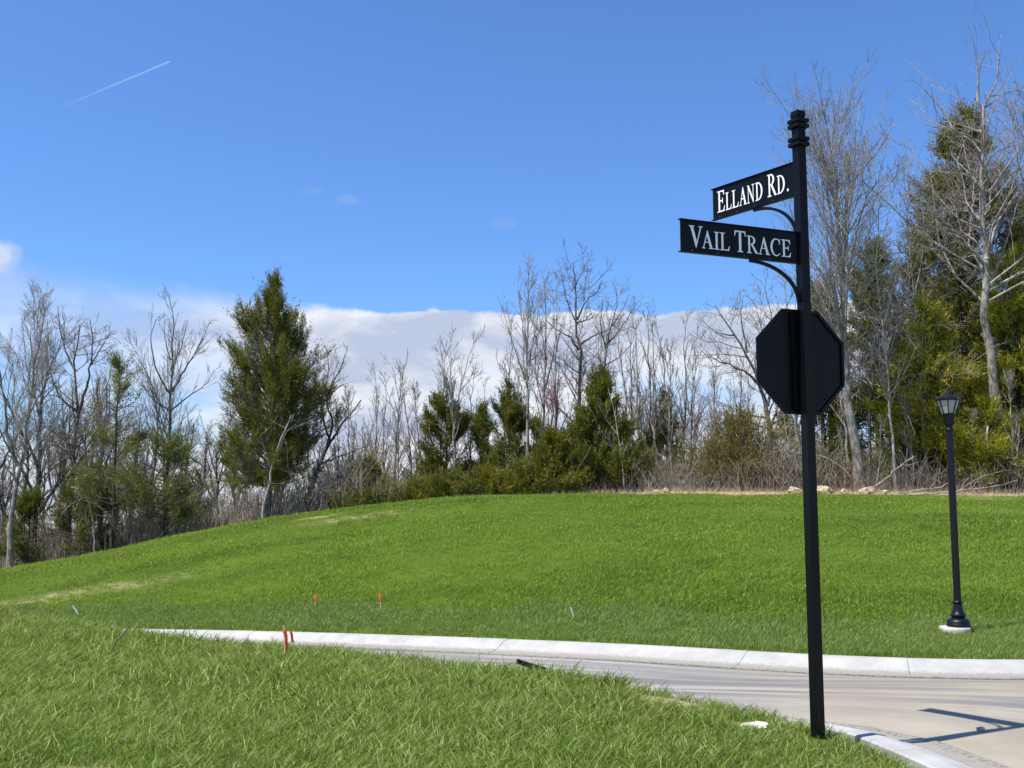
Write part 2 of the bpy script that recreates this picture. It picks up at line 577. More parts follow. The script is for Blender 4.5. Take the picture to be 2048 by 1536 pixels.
xs = np.unique(np.concatenate([np.arange(-14, 9.01, .16), -14 - np.cumsum(.2 * 1.12 ** np.arange(40)), 9 + np.cumsum(.2 * 1.12 ** np.arange(40))]))
ys = np.unique(np.concatenate([np.arange(3.5, 21, .16), 3.5 - np.cumsum(.3 * 1.2 ** np.arange(18)), 21 + np.cumsum(np.full(80, .3)), 45 + np.cumsum(.4 * 1.12 ** np.arange(44))]))
GX, GY = np.meshgrid(xs, ys)
GZ = height(GX, GY)
nx, ny = len(xs), len(ys)
ii = (np.arange(ny - 1)[:, None] * nx + np.arange(nx - 1)[None]).ravel()
me = mesh_np('ground', np.stack([GX.ravel(), GY.ravel(), GZ.ravel()], 1), [np.stack([ii, ii + 1, ii + nx + 1, ii + nx], 1)], True)
attr_col(me, 'cover', np.stack([cover_soil(GX, GY).ravel(), straw(GX, GY).ravel(), np.zeros(GX.size)], 1))
m, t, out = new_mat('ground')
ca = t.node('ShaderNodeSeparateColor', {0: t.node('ShaderNodeAttribute', attribute_name='cover').outputs['Color']})
g = pos(t)
n1, n2, n3 = t.noise(g, 0.5, 4), t.noise(g, 6, 5, .65), t.noise(g, 40, 4, .7)
gc = t.ramp(t.m('ADD', t.m('MULTIPLY', n1, .5), t.m('MULTIPLY', n3, .5)), [(.3, (.045, .078, .006)), (.55, (.08, .130, .009)), (.75, (.12, .175, .016))])
soil = t.ramp(t.m('ADD', t.m('MULTIPLY', n2, .6), t.m('MULTIPLY', n3, .4)), [(.32, (.20, .135, .08)), (.5, (.36, .27, .165)), (.7, (.50, .40, .27))])
litter = t.ramp(n2, [(.3, (.09, .062, .04)), (.55, (.19, .14, .095)), (.75, (.30, .24, .165))])
sep = t.node('ShaderNodeSeparateXYZ', {0: g})
deep = t.step(sep.outputs[1], 37.2, 41.5)
soil = t.mix(deep, soil, litter)
stc = t.ramp(t.m('ADD', t.m('MULTIPLY', n2, .5), t.m('MULTIPLY', n3, .5)), [(.3, (.16, .135, .055)), (.5, (.40, .32, .19)), (.7, (.58, .49, .33))])
c = t.mix(ca.outputs[1], gc, stc)
c = t.mix(ca.outputs[0], c, soil)
principled(t, out, c, 0.95, n3, .03, .6, **{'Specular IOR Level': .15})
M['ground'] = m
tag(obj('ground', me, m), kind='structure')

# ------------------------------------------------------------------ road
na = 260


def resample(p, n):
    d = np.concatenate(([0], np.cumsum(np.hypot(*np.diff(p, axis=0).T))))
    s = np.linspace(0, d[-1], n)
    return np.stack([np.interp(s, d, p[:, k]) for k in range(p.shape[1])], 1), s


# along the near edge up to the corner, then the mouth of the side street
far_line = np.stack([fx_, fy_], 1)
nrm = np.stack([slope_ * cosF, -cosF], 1)                         # towards the road
far_edge = far_line + nrm * .54
Fe, sFe = resample(far_edge, na)
Ne, sNe = resample(NK, na)
rows = 25
tt_ = np.linspace(0, 1, rows)
V, UV = [], []
for k in tt_:
    q = Ne * (1 - k) + Fe * k
    z = road_z(q[:, 0]) - .012
    V.append(np.column_stack([q, z]))
V = np.concatenate(V)
ii = (np.arange(rows - 1)[:, None] * na + np.arange(na - 1)[None]).ravel()
me = mesh_np('road', V, [np.stack([ii, ii + 1, ii + na + 1, ii + na], 1)], True)
acr_ = np.repeat(tt_, na)
attr_col(me, 'lane', np.stack([acr_, np.tile(sFe, rows) / 100, np.zeros(na * rows)], 1))
m, t, out = new_mat('road_asphalt_dusty')
la = t.node('ShaderNodeSeparateColor', {0: t.node('ShaderNodeAttribute', attribute_name='lane').outputs['Color']})
cmb = t.node('ShaderNodeCombineXYZ', {0: t.m('MULTIPLY', la.outputs[1], 100.0), 1: t.m('MULTIPLY', la.outputs[0], 4.0)}).outputs[0]
st1 = t.noise(t.mapping(cmb, scale=(.16, 2.4, 1)), 1.0, 5, .6)
st2 = t.noise(t.mapping(cmb, scale=(.5, 9, 1)), 1.0, 4, .6)
g = pos(t)
bl = t.noise(g, .8, 5, .6)
gr = t.noise(g, 120, 3, .7)
bare = t.m('ADD', t.m('MULTIPLY', t.step(st1, .42, .60), 1.0), t.m('MULTIPLY', t.m('SUBTRACT', st2, .5), .9))
bare = t.m('MULTIPLY', bare, t.step(bl, .28, .55, .45, 1.0), clamp=True)
bare = t.m('MULTIPLY', bare, t.step(la.outputs[0], .02, .30, .15, 1.0))
dust = t.mix(t.step(bl, .35, .65), (.26, .248, .222), (.33, .318, .292))
tan_ = t.mix(t.step(bl, .35, .65), (.285, .248, .19), (.35, .315, .25))
dust = t.mix(t.step(t.m('ADD', t.node('ShaderNodeSeparateXYZ', {0: g}).outputs[0], t.m('MULTIPLY', bl, 2.0)), 2.2, 4.6), dust, tan_)
asph = t.mix(gr, (.115, .113, .11), (.215, .212, .208))
c = t.mix(bare, dust, asph)
c = t.mix(t.step(gr, .68, .74, 0, .5), c, (.16, .14, .12))
principled(t, out, c, .9, gr, .006, .5, **{'Specular IOR Level': .25})
tag(obj('road', me, m), kind='structure')

# ------------------------------------------------------------------ kerbs
m, t, out = new_mat('kerb_concrete')
la = t.node('ShaderNodeSeparateColor', {0: t.node('ShaderNodeAttribute', attribute_name='lane').outputs['Color']})
g = pos(t)
n1, n2, n3 = t.noise(g, 3, 5, .6), t.noise(g, 28, 5, .65), t.noise(t.mapping(g, loc=(4, 2, 0)), 60, 2, .5)
c = t.mix(t.step(n1, .3, .7), (.34, .335, .32), (.43, .425, .41))
c = t.mix(t.step(n2, .62, .72, 0, .25), c, (.45, .42, .37))
edge = t.m('ADD', la.outputs[0], t.m('MULTIPLY', t.m('SUBTRACT', n2, .5), .22))
edge = t.m('ADD', edge, t.m('MULTIPLY', t.m('SUBTRACT', n1, .5), .14))
c = t.mix(t.step(edge, .335, .40, 0, .88), c, (.265, .245, .205))
c = t.mix(t.m('MULTIPLY', t.step(edge, .50, .55), t.step(n2, .45, .6, 0, .6)), c, (.085, .07, .055))
c = t.mix(t.step(n3, .70, .74, 0, .8), c, (.20, .17, .13))
principled(t, out, c, .88, n2, .004, .5, **{'Specular IOR Level': .25})
M['kerb'] = m
PROF = [(0, -.3), (0, .112), (.02, .12), (.13, .118), (.22, .088), (.32, .038), (.40, .012), (.50, .002), (.60, 0.0), (.604, -.3)]


def kerb(name, line, normal, seg, gap, smin, smax, wide=1.0):
    """line (n,2) back or edge line, normal (n,2) towards the road; cut into poured segments with open joints"""
    root = tag(empty(name, (0, 0, 0)), kind='structure')
    d = np.concatenate(([0], np.cumsum(np.hypot(*np.diff(line, axis=0).T))))
    s = smin
    k = 0
    while s < smax:
        L = seg
        ss = np.linspace(s + gap / 2, s + L - gap / 2, 7)
        p = np.stack([np.interp(ss, d, line[:, j]) for j in (0, 1)], 1)
        q = np.stack([np.interp(ss, d, normal[:, j]) for j in (0, 1)], 1)
        q /= np.hypot(q[:, 0], q[:, 1])[:, None]
        vv, lane = [], []
        dz_ = .002 * math.sin(k * 2.3)
        for i in range(7):
            sh = 0
            for o_, z_ in PROF:
                w = p[i] + q[i] * o_ * wide
                vv.append((w[0], w[1], road_z(w[0]) + z_ - (sh if z_ > .01 else 0) + dz_))
                lane.append((o_, (ss[i]) / 100, 0))
        np_ = len(PROF)
        fs = [(i * np_ + j, i * np_ + j + 1, (i + 1) * np_ + j + 1, (i + 1) * np_ + j) for i in range(6) for j in range(np_ - 1)]
        mm = mesh_np('kerb_segment', vv, [np.array(fs), np.array([list(range(np_))[::-1]]), np.array([[6 * np_ + j for j in range(np_)]])])
        attr_col(mm, 'lane', np.array(lane))
        obj('kerb_segment', mm, M['kerb'], root)
        s += L
        k += 1
    return root


dF = np.concatenate(([0], np.cumsum(np.hypot(*np.diff(far_line, axis=0).T))))
sj = float(np.interp(on(1501, 1301, -.04)[0], fx_, dF))           # a joint seen in the photo
kerb('kerb', far_line, nrm, 1.72, .005, sj - 1.72 * 15, sj + 1.72 * 8, .9)
tN = np.gradient(NK, axis=0)
tN /= np.maximum(np.hypot(tN[:, 0], tN[:, 1]), 1e-9)[:, None]
nN = np.stack([-tN[:, 1], tN[:, 0]], 1)
back_line = NK - nN * .75
dN = np.concatenate(([0], np.cumsum(np.hypot(*np.diff(back_line, axis=0).T))))
# joint on the corner where the post's shadow crosses
jn = float(dN[np.argmin(np.hypot(back_line[:, 0] - 2.62, back_line[:, 1] - 8.0))])
kerb('kerb', back_line, nN, 1.72, .005, jn - 1.72 * 8 + .5, jn + 1.72 * 6, 1.25)

# ------------------------------------------------------------------ street name post
def arc(cx, cy, rx, ry, a0, a1, n=14):
    return [(cx + rx * math.cos(R(a0 + (a1 - a0) * i / n)), cy + ry * math.sin(R(a0 + (a1 - a0) * i / n))) for i in range(n + 1)]


def glyph(ch):
    """serif capitals, height 1: (width, list of outlines)"""
    S = .045
    stem = [[(.10, 0), (.22, 0), (.22, 1), (.10, 1)], [(.0, 0), (.32, 0), (.32, S * .6), (.23, S * 1.4), (.09, S * 1.4), (0, S * .6)],
            [(.0, 1), (.0, 1 - S * .6), (.09, 1 - S * 1.4), (.23, 1 - S * 1.4), (.32, 1 - S * .6), (.32, 1)]]
    foot = [(.20, 0), (.55, 0), (.60, .27), (.565, .27), (.49, .09), (.43, .06), (.20, .055)]

    def ser(x0, x1, top, c0, c1):
        if top:
            return [(x0, 1), (x0, 1 - S * .6), (c0, 1 - S * 1.4), (c1, 1 - S * 1.4), (x1, 1 - S * .6), (x1, 1)]
        return [(x0, 0), (x1, 0), (x1, S * .6), (c1, S * 1.4), (c0, S * 1.4), (x0, S * .6)]
    if ch == 'I':
        return .32, stem
    if ch == 'L':
        return .60, stem + [foot]
    if ch == 'E':
        return .60, stem + [foot, [(.20, 1), (.54, 1), (.55, .76), (.515, .76), (.46, .91), (.40, .94), (.20, .945)],
                            [(.20, .485), (.36, .485), (.40, .46), (.415, .38), (.45, .38), (.45, .66), (.415, .66), (.40, .57), (.36, .545), (.20, .545)]]
    if ch == 'T':
        return .66, [[(.26, 0), (.40, 0), (.40, .96), (.26, .96)], ser(.16, .50, False, .26, .40),
                     [(.0, .74), (.035, .74), (.07, .89), (.13, .94), (.53, .94), (.59, .89), (.625, .74), (.66, .74), (.645, 1), (.015, 1)]]
    if ch == 'V':
        return .74, [[(.05, .97), (.21, .97), (.44, .21), (.385, -.015), (.355, -.015)], [(.355, -.015), (.385, -.015), (.68, .97), (.61, .97), (.40, .21)],
                     ser(-.02, .29, True, .07, .20), ser(.51, .76, True, .60, .68)]
    if ch == 'A':
        return .74, [[(.345, 1.015), (.385, 1.015), (.68, .03), (.52, .03), (.30, .80)], [(.345, 1.015), (.365, .86), (.12, .03), (.055, .03)],
                     [(.17, .33), (.55, .33), (.55, .385), (.18, .385)], ser(-.02, .22, False, .06, .12), ser(.44, .76, False, .52, .68)]
    if ch == 'N':
        return .74, [[(.10, 0), (.155, 0), (.155, .98), (.10, .98)], [(.585, 0), (.64, 0), (.64, 1), (.585, 1)], [(.03, 1), (.20, 1), (.64, .14), (.64, -.015), (.60, -.015), (.06, .96)],
                     ser(.0, .26, False, .10, .155), ser(.48, .74, True, .585, .64)]
    if ch == 'D':
        o = arc(.24, .5, .46, .5, 90, -90, 20)
        i = arc(.24, .5, .31, .445, -90, 90, 20)
        return .72, stem + [[(.20, 1)] + o + [(.20, 0), (.20, .055)] + i + [(.20, .945)]]
    if ch == 'R':
        o = arc(.28, .745, .29, .255, 90, -90, 14)
        i = arc(.28, .745, .155, .20, -90, 90, 14)
        return .72, stem + [[(.20, 1)] + o + [(.20, .49), (.20, .545)] + i + [(.20, .945)], [(.27, .51), (.40, .52), (.70, .05), (.70, 0), (.565, 0)], [(.565, 0), (.74, 0), (.74, .027), (.66, .07)]]
    if ch == 'C':
        o = arc(.40, .5, .40, .515, 48, 318, 26)
        i = arc(.43, .5, .285, .455, 312, 55, 26)
        return .72, [o + i, [(.60, .86), (.655, .66), (.69, .66), (.685, 1.0), (.65, 1.0), (.635, .93)]]
    if ch == '.':
        return .18, [arc(.09, .075, .08, .08, 0, 342, 18)]


def letter_mesh(ch, h, w):
    gw, polys = glyph(ch)
    v, f = [], []
    for k, p in enumerate(polys):
        b = len(v)
        e = .0012 + .00018 * k
        v += [(x / gw * w, e, y * h) for x, y in p]
        f.append([b + i for i in range(len(p))])
    me = bpy.data.meshes.new('letter')
    me.from_pydata(v, [], f)
    me.update()
    return me


PX, PY = 2.20, 7.79
VA, EA = R(22), R(35)
vd = Vector((-math.cos(VA), -math.sin(VA), 0))        # Vail plate runs this way from the post
ed = Vector((-math.sin(EA), math.cos(EA), 0))         # Elland plate
PS = .0745                                            # post side
post = tag(empty('street_sign_post', (PX, PY, 0)), 'tall black post with two street name plates and a stop sign back', 'street sign')
ROT = Matrix.Rotation(VA + R(3), 4, 'Z')
top_z = float(at(1600, 225, 7.8)[2])
o = obj('pole', box_mesh('pole', (PS, PS, top_z - .045 + .35), ROT @ Matrix.Translation((0, 0, (top_z - .045 - .35) / 2)), .003), M['black'], post)
cap = obj('cap', box_mesh('cap', (PS + .008, PS + .008, .05), ROT @ Matrix.Translation((0, 0, top_z - .022)), .005), M['black'], post)
for py in (240.5, 251.0, 277, 287.5):
    zz = float(at(1600, py, 7.76)[2])
    obj('collar', box_mesh('collar', (.118, .118, .030), ROT @ Matrix.Translation((0, 0, zz)), .003), M['black'], post)


def plate(dirn, z_top, z_bot, L, start, text, small):
    """name plate with a flange along its top and bottom edge; its letters are cut sheet"""
    h = z_top - z_bot
    side = Vector((dirn.y, -dirn.x, 0)) if dirn.y < 0 else Vector((-dirn.y, dirn.x, 0))
    # frame of the plate: x along reading direction (towards the post), y out of the face towards the viewer
    xr = -dirn
    yr = Vector((0, 0, 1)).cross(xr)
    if yr.y > 0:
        yr = -yr
    MM = Matrix(((xr.x, yr.x, 0, 0), (xr.y, yr.y, 0, 0), (xr.z, yr.z, 1, 0), (0, 0, 0, 1)))
    org = dirn * (L + start) + Vector((0, 0, z_bot))
    X = Matrix.Translation(org) @ MM
    bm = bmesh.new()
    add_box(bm, (L, .012, h), Matrix.Translation((L / 2, 0, h / 2)))
    add_box(bm, (L + .012, .036, .006), Matrix.Translation((L / 2 - .006, 0, h + .003)))
    add_box(bm, (L + .012, .036, .006), Matrix.Translation((L / 2 - .006, 0, -.003)))
    p = obj('name_plate', bm_mesh('name_plate', bm), M['black'], post)
    p.matrix_local = X
    return p, X, h


def px_to_s(px, dirn, zc):
    """distance along the plate from the post axis, seen at photo column px (row found by iteration)"""
    s = .5
    for _ in range(40):
        P_ = Vector((PX, PY, zc)) + dirn * s
        fwd = P_.y * math.cos(PITCH) + (P_.z - EYE) * math.sin(PITCH)
        u = 1024 + F_PX * P_.x / fwd
        P2 = Vector((PX, PY, zc)) + dirn * (s + .01)
        f2 = P2.y * math.cos(PITCH) + (P2.z - EYE) * math.sin(PITCH)
        du = (1024 + F_PX * P2.x / f2 - u) / .01
        s += max(-.2, min(.2, (px - u) / du))
    return s


def letters(p, L, start, dirn, zc, h, base, big, small, spec):
    for ch, x0, x1, is_big in spec:
        s0, s1 = px_to_s(x0, dirn, zc), px_to_s(x1, dirn, zc)
        xx = L + start - s0
        hh = h * (big if is_big else small)
        o = obj('letter', letter_mesh(ch, hh, s0 - s1), M['letter'], p)
        o.location = (xx, .0062, h * base)


v_top, v_bot = float(at(1598, 466, 7.77)[2]), float(at(1598, 526, 7.77)[2])
sV = px_to_s(1361, vd, (v_top + v_bot) / 2)
pl, X, hV = plate(vd, v_top, v_bot, sV - PS / 2, PS / 2, 'VAIL TRACE', .56)
k = 240 / 2048
letters(pl, sV - PS / 2, PS / 2, vd, (v_top + v_bot) / 2, hV, .155, .69, .57,
        [(c_, 1360 + a * k, 1360 + b * k, g_) for c_, a, b, g_ in (('V', 150, 375, 1), ('A', 365, 557, 0), ('I', 568, 662, 0), ('L', 668, 838, 0), ('T', 920, 1112, 1), ('R', 1128, 1314, 0),
                                                                    ('A', 1330, 1520, 0), ('C', 1533, 1702, 0), ('E', 1718, 1882, 0))])
e_top, e_bot = float(at(1592, 325, 7.82)[2]), float(at(1592, 390, 7.82)[2])
sE = px_to_s(1427, ed, (e_top + e_bot) / 2)
pl2, X2, hE = plate(ed, e_top, e_bot, sE - PS / 2, PS / 2, 'ELLAND RD.', .56)
k = 180 / 2048
letters(pl2, sE - PS / 2, PS / 2, ed, (e_top + e_bot) / 2, hE, .185, .70, .575,
        [(c_, 1420 + a * k, 1420 + b * k, g_) for c_, a, b, g_ in (('E', 180, 352, 1), ('L', 365, 505, 0), ('L', 512, 665, 0), ('A', 685, 845, 0), ('N', 855, 1024, 0), ('D', 1045, 1212, 0), ('R', 1320, 1522, 1),
                                                                    ('D', 1538, 1720, 0), ('.', 1757, 1800, 0))])
pl['label'] = 'black name plate with white letters VAIL TRACE'
pl2['label'] = 'black name plate with white letters ELLAND RD.'
for pp, L, h in ((pl, sV - PS / 2, hV), (pl2, sE - PS / 2, hE)):
    for fx in (.09, .30, .52, .74):
        bm = bmesh.new()
        bmesh.ops.create_cone(bm, cap_ends=True, segments=8, radius1=.0045, radius2=.003, depth=.004, matrix=Matrix.Translation((L * fx, .008, .010)) @ Matrix.Rotation(R(-90), 4, 'X'))
        obj('rivet', bm_mesh('rivet', bm), M['bolt'], pp)


def bracket(dirn, z_plate, reach, drop):
    """curved strap rising from the post and easing in under the plate"""
    n = 18
    nr = Vector((-dirn.y, dirn.x, 0))
    pts = []
    for i in range(n + 1):
        a = R(90) * i / n
        pts.append((PS / 2 + reach * (1 - math.cos(a)), z_plate - .008 - drop * (1 - math.sin(a))))
    v, f = [], []
    for i, (s, z) in enumerate(pts):
        j0, j1 = max(0, i - 1), min(n, i + 1)
        ts = Vector((pts[j1][0] - pts[j0][0], pts[j1][1] - pts[j0][1])).normalized()
        nn = Vector((ts.y, -ts.x))
        for th_ in (0, .022):
            for w in (-.011, .011):
                q = dirn * (s + nn.x * th_) + nr * w
                v.append((q.x, q.y, z + nn.y * th_))
    for i in range(n):
        b, c_ = i * 4, (i + 1) * 4
        f += [(b, b + 1, c_ + 1, c_), (b + 3, b + 2, c_ + 2, c_ + 3), (b + 2, b, c_, c_ + 2), (b + 1, b + 3, c_ + 3, c_ + 1)]
    f += [(0, 2, 3, 1), (n * 4, n * 4 + 1, n * 4 + 3, n * 4 + 2)]
    me = bpy.data.meshes.new('bracket')
    me.from_pydata(v, [], f)
    o = obj('bracket', me, M['black'], post)
    for z in (z_plate - drop + .005, z_plate - drop + .035):
        bm = bmesh.new()
        bmesh.ops.create_cone(bm, cap_ends=True, segments=6, radius1=.007, radius2=.006, depth=.010, matrix=Matrix.Translation(dirn * (PS / 2 + .006) + Vector((0, 0, z))) @ Vector((1, 0, 0)).rotation_difference(dirn).to_matrix().to_4x4() @ Matrix.Rotation(R(90), 4, 'Y'))
        obj('bolt', bm_mesh('bolt', bm), M['bolt'], o)
    return o


bracket(vd, v_bot, .44, float(v_bot - at(1596, 602, 7.77)[2]))
bracket(ed, e_bot, .43, float(e_bot - at(1593, 472, 7.82)[2]))
# back of the stop sign: octagon with folded rim and two stiffening channels
s_top, s_bot = float(at(1600, 619, 7.8)[2]), float(at(1600, 827, 7.8)[2])
rad = (s_top - s_bot) / 2 / math.cos(R(22.5))
zc = (s_top + s_bot) / 2
bm = bmesh.new()
vf, vb = [], []
for i in range(8):
    a = R(22.5 + 45 * i)
    vf.append(bm.verts.new((rad * math.cos(a), .003, rad * math.sin(a))))
    vb.append(bm.verts.new((rad * math.cos(a), -.003, rad * math.sin(a))))
f1 = bm.faces.new(vf)
bm.faces.new(vb[::-1])
for i in range(8):
    bm.faces.new((vf[i], vb[i], vb[(i + 1) % 8], vf[(i + 1) % 8]))
f1.material_index = 1
me = bm_mesh('stop_sign_panel', bm)
me.materials.append(M['black'])
me.materials.append(M['red'])
sn = Vector((-math.sin(VA), math.cos(VA), 0))
ST = Matrix.Translation(sn * (PS / 2 + .03) + Vector((0, 0, zc))) @ Matrix.Rotation(VA, 4, 'Z')
panel = obj('stop_sign_panel', me, None, post)
panel.matrix_local = ST
panel['label'] = 'black painted back of an octagonal stop sign'
bm = bmesh.new()
for i in range(8):
    a0, a1 = R(22.5 + 45 * i), R(67.5 + 45 * i)
    q = [Vector((r_ * math.cos(a), y_, r_ * math.sin(a))) for a in (a0, a1) for r_ in (rad + .004, rad - .020) for y_ in (-.0045, -.017)]
    vv = [bm.verts.new(p_) for p_ in q]
    for fc in ((0, 1, 5, 4), (2, 6, 7, 3), (1, 3, 7, 5), (0, 4, 6, 2)):
        bm.faces.new([vv[j] for j in fc])
obj('rim', bm_mesh('rim', bm), M['black'], panel)
for x_ in (-.062,):
    obj('stiffener', box_mesh('stiffener', (.045, .022, (s_top - s_bot) * .93), Matrix.Translation((x_, -.0155, 0))), M['black'], panel)
for bx_, bz_ in ((-.22, .29), (.24, .28), (-.24, -.24), (.22, -.27), (-.33, 0)):
    bm = bmesh.new()
    bmesh.ops.create_cone(bm, cap_ends=True, segments=8, radius1=.008, radius2=.006, depth=.01, matrix=Matrix.Translation((bx_, -.008, bz_)) @ Matrix.Rotation(R(90), 4, 'X'))
    obj('bolt', bm_mesh('bolt', bm), M['black'], panel)
obj('bracket', box_mesh('bracket', (.05, .05, .03), Matrix.Translation(sn * (PS / 2 + .012) + Vector((0, 0, zc + .25))) @ ROT), M['black'], post)
obj('bracket', box_mesh('bracket', (.05, .05, .03), Matrix.Translation(sn * (PS / 2 + .012) + Vector((0, 0, zc - .25))) @ ROT), M['black'], post)

# ------------------------------------------------------------------ lamp post
lx, ly, lz = 5.9, 13.9, 0.0
for _ in range(30):
    lx, ly = on(1918, 1263, lz)[:2]
    lz = .5 * lz + .5 * gz(lx, ly)
lamp = tag(empty('lamp_post', (lx, ly, lz + .06)), 'black fluted lamp post with eight-sided glass lantern on a concrete pad', 'lamp post')
obj('pedestal', lathe('pedestal', [(.152, 0), (.157, .012), (.157, .035), (.150, .042), (.150, .075), (.146, .082), (.128, .10), (.112, .108), (.085, .118), (.078, .128)], 36), M['black_lamp'], lamp)
obj('bell', lathe('bell', [(.078, .125), (.094, .135), (.100, .15), (.096, .165), (.082, .185), (.070, .21), (.062, .245), (.056, .29), (.054, .31), (.062, .316), (.064, .33), (.058, .342), (.05, .346)], 36,
                          lambda i, r, z: r * (1 - (.035 if (i % 3 == 0 and .14 < z < .30) else 0))), M['black_lamp'], lamp)
PT = 2.66
obj('shaft', lathe('shaft', [(.0475, .34), (.0475, PT)], 48, lambda i, r, z: r * (1 - (.075 if i % 3 == 0 else 0)), False), M['black_lamp'], lamp)
obj('neck', lathe('neck', [(.049, PT - .01), (.054, PT - .004), (.054, PT + .02), (.048, PT + .026), (.046, PT + .05), (.05, PT + .07), (.066, PT + .082), (.074, PT + .09), (.076, PT + .20), (.084, PT + .215), (.09, PT + .22)], 48,
                          lambda i, r, z: r * (1 - (.05 if (i % 3 == 0 and PT + .085 < z < PT + .21) else 0))), M['black_lamp'], lamp)
lan = obj('lantern_frame', lathe('lantern_frame', [(.080, PT + .217), (.094, PT + .222), (.094, PT + .236), (.078, PT + .238)], 8, None, False), M['black_lamp'], lamp)
z0, z1, r0, r1 = PT + .236, PT + .425, .088, .155
mg, tg, og = new_mat('lantern_glass')
n = tg.noise(objco(tg), 30, 3)
pg = principled(tg, og, (.86, .90, .86), tg.m('ADD', .16, tg.m('MULTIPLY', n, .15)), n, .002, .3, **{'Transmission Weight': .72, 'IOR': 1.35})
M['glass'] = mg
for i in range(8):
    a = 2 * math.pi * (i + .5) / 8
    # glazing bar on each corner
    v, f = [], []
    b0, b1 = Vector((r0 * math.cos(a), r0 * math.sin(a), z0)), Vector((r1 * math.cos(a), r1 * math.sin(a), z1))
    tn_ = Vector((-math.sin(a), math.cos(a), 0))
    rn = Vector((math.cos(a), math.sin(a), 0))
    for p_ in (b0, b1):
        for s1 in (-.0065, .0065):
            for s2 in (-.006, .006):
                v.append(tuple(p_ + tn_ * s1 + rn * s2))
    f = [(0, 1, 5, 4), (2, 6, 7, 3), (1, 3, 7, 5), (0, 4, 6, 2)]
    me = bpy.data.meshes.new('glazing_bar')
    me.from_pydata(v, [], f)
    obj('glazing_bar', me, M['black_lamp'], lan)
    a2 = a + 2 * math.pi / 8
    q0, q1 = r0 * .985, r1 * .985
    me = bpy.data.meshes.new('pane')
    vv = [(q0 * math.cos(a), q0 * math.sin(a), z0), (q0 * math.cos(a2), q0 * math.sin(a2), z0), (q1 * math.cos(a2), q1 * math.sin(a2), z1), (q1 * math.cos(a), q1 * math.sin(a), z1)]
    vi = [(x * .97, y * .97, z) for x, y, z in vv]
    me.from_pydata(vv + vi, [], [(0, 1, 2, 3), (7, 6, 5, 4), (0, 4, 5, 1), (1, 5, 6, 2), (2, 6, 7, 3), (3, 7, 4, 0)])
    obj('pane', me, M['glass'], lan)
bulb = obj('bulb', lathe('bulb', [(.012, PT + .238), (.022, PT + .25), (.022, PT + .30), (.034, PT + .33), (.036, PT + .36), (.02, PT + .39), (.004, PT + .395)], 16), M['white_plastic'], lamp)
rf = obj('lantern_roof', lathe('lantern_roof', [(.150, z1 - .012), (.168, z1 - .004), (.170, z1 + .018), (.160, z1 + .024), (.085, z1 + .062), (.03, z1 + .088), (.02, z1 + .092)], 8, None, False), M['black_lamp'], lamp)
for o in (lan, rf):
    o.rotation_euler = (0, 0, 0)
lan.data.transform(Matrix.Rotation(2 * math.pi / 16, 4, 'Z'))
rf.data.transform(Matrix.Rotation(2 * math.pi / 16, 4, 'Z'))
obj('finial', lathe('finial', [(.02, z1 + .09), (.022, z1 + .098), (.010, z1 + .104), (.008, z1 + .122), (.014, z1 + .128), (.016, z1 + .138), (.008, z1 + .15), (.002, z1 + .158)], 16), M['black_lamp'], rf)
pad = obj('concrete_pad', lathe('concrete_pad', [(.20, -.22), (.205, -.03), (.20, -.003), (.19, 0)], 28), M['concrete_pad'], lamp)
pad.location = (-.055, 0, 0)
lamp.scale = (.915, .915, .915)


# ------------------------------------------------------------------ small things on the ground
def tube_mesh(name, pts, rads, sides=6):
    v, f = tubes(np.array([pts], float), np.array([rads], float), sides)
    return mesh_np(name, v, [f], True)


def tubes(P, Rd, sides, rng=np.random.default_rng(1)):
    """P (n,k,3), Rd (n,k) -> vertices, quads"""
    n, k, _ = P.shape
    T = np.gradient(P, axis=1)
    T /= np.maximum(np.linalg.norm(T, axis=2, keepdims=True), 1e-9)
    ref = np.where(np.abs(T[:, :1, 2:3]) > .8, np.array([[[1., 0, 0]]]), np.array([[[0, 0, 1.]]]))
    U = np.cross(T, np.broadcast_to(ref, T.shape))
    U /= np.maximum(np.linalg.norm(U, axis=2, keepdims=True), 1e-9)
    Vv = np.cross(T, U)
    a = np.arange(sides) * 2 * np.pi / sides
    ring = P[:, :, None] + Rd[:, :, None, None] * (U[:, :, None] * np.cos(a)[None, None, :, None] + Vv[:, :, None] * np.sin(a)[None, None, :, None])
    b = (np.arange(n)[:, None, None] * k + np.arange(k - 1)[None, :, None]) * sides
    j = np.arange(sides)[None, None]
    j2 = (j + 1) % sides
    q = np.stack([b + j, b + j2, b + sides + j2, b + sides + j], -1).reshape(-1, 4)
    return ring.reshape(-1, 3), q


# flagged survey stake by the kerb
b = at(570, 1290, 10.2)
bz = gz(b[0], b[1])
stk = tag(empty('survey_stake', (b[0], b[1], bz)), 'thin survey stake with orange ribbon beside the pale kerb', 'stake')
tz = float(at(564, 1250, 10.2)[2]) - bz
obj('shaft', tube_mesh('shaft', [(.01, 0, -.15), (0, 0, tz * .5), (-.012, 0, tz)], [.010, .010, .010], 6), M['stake_wood'], stk)


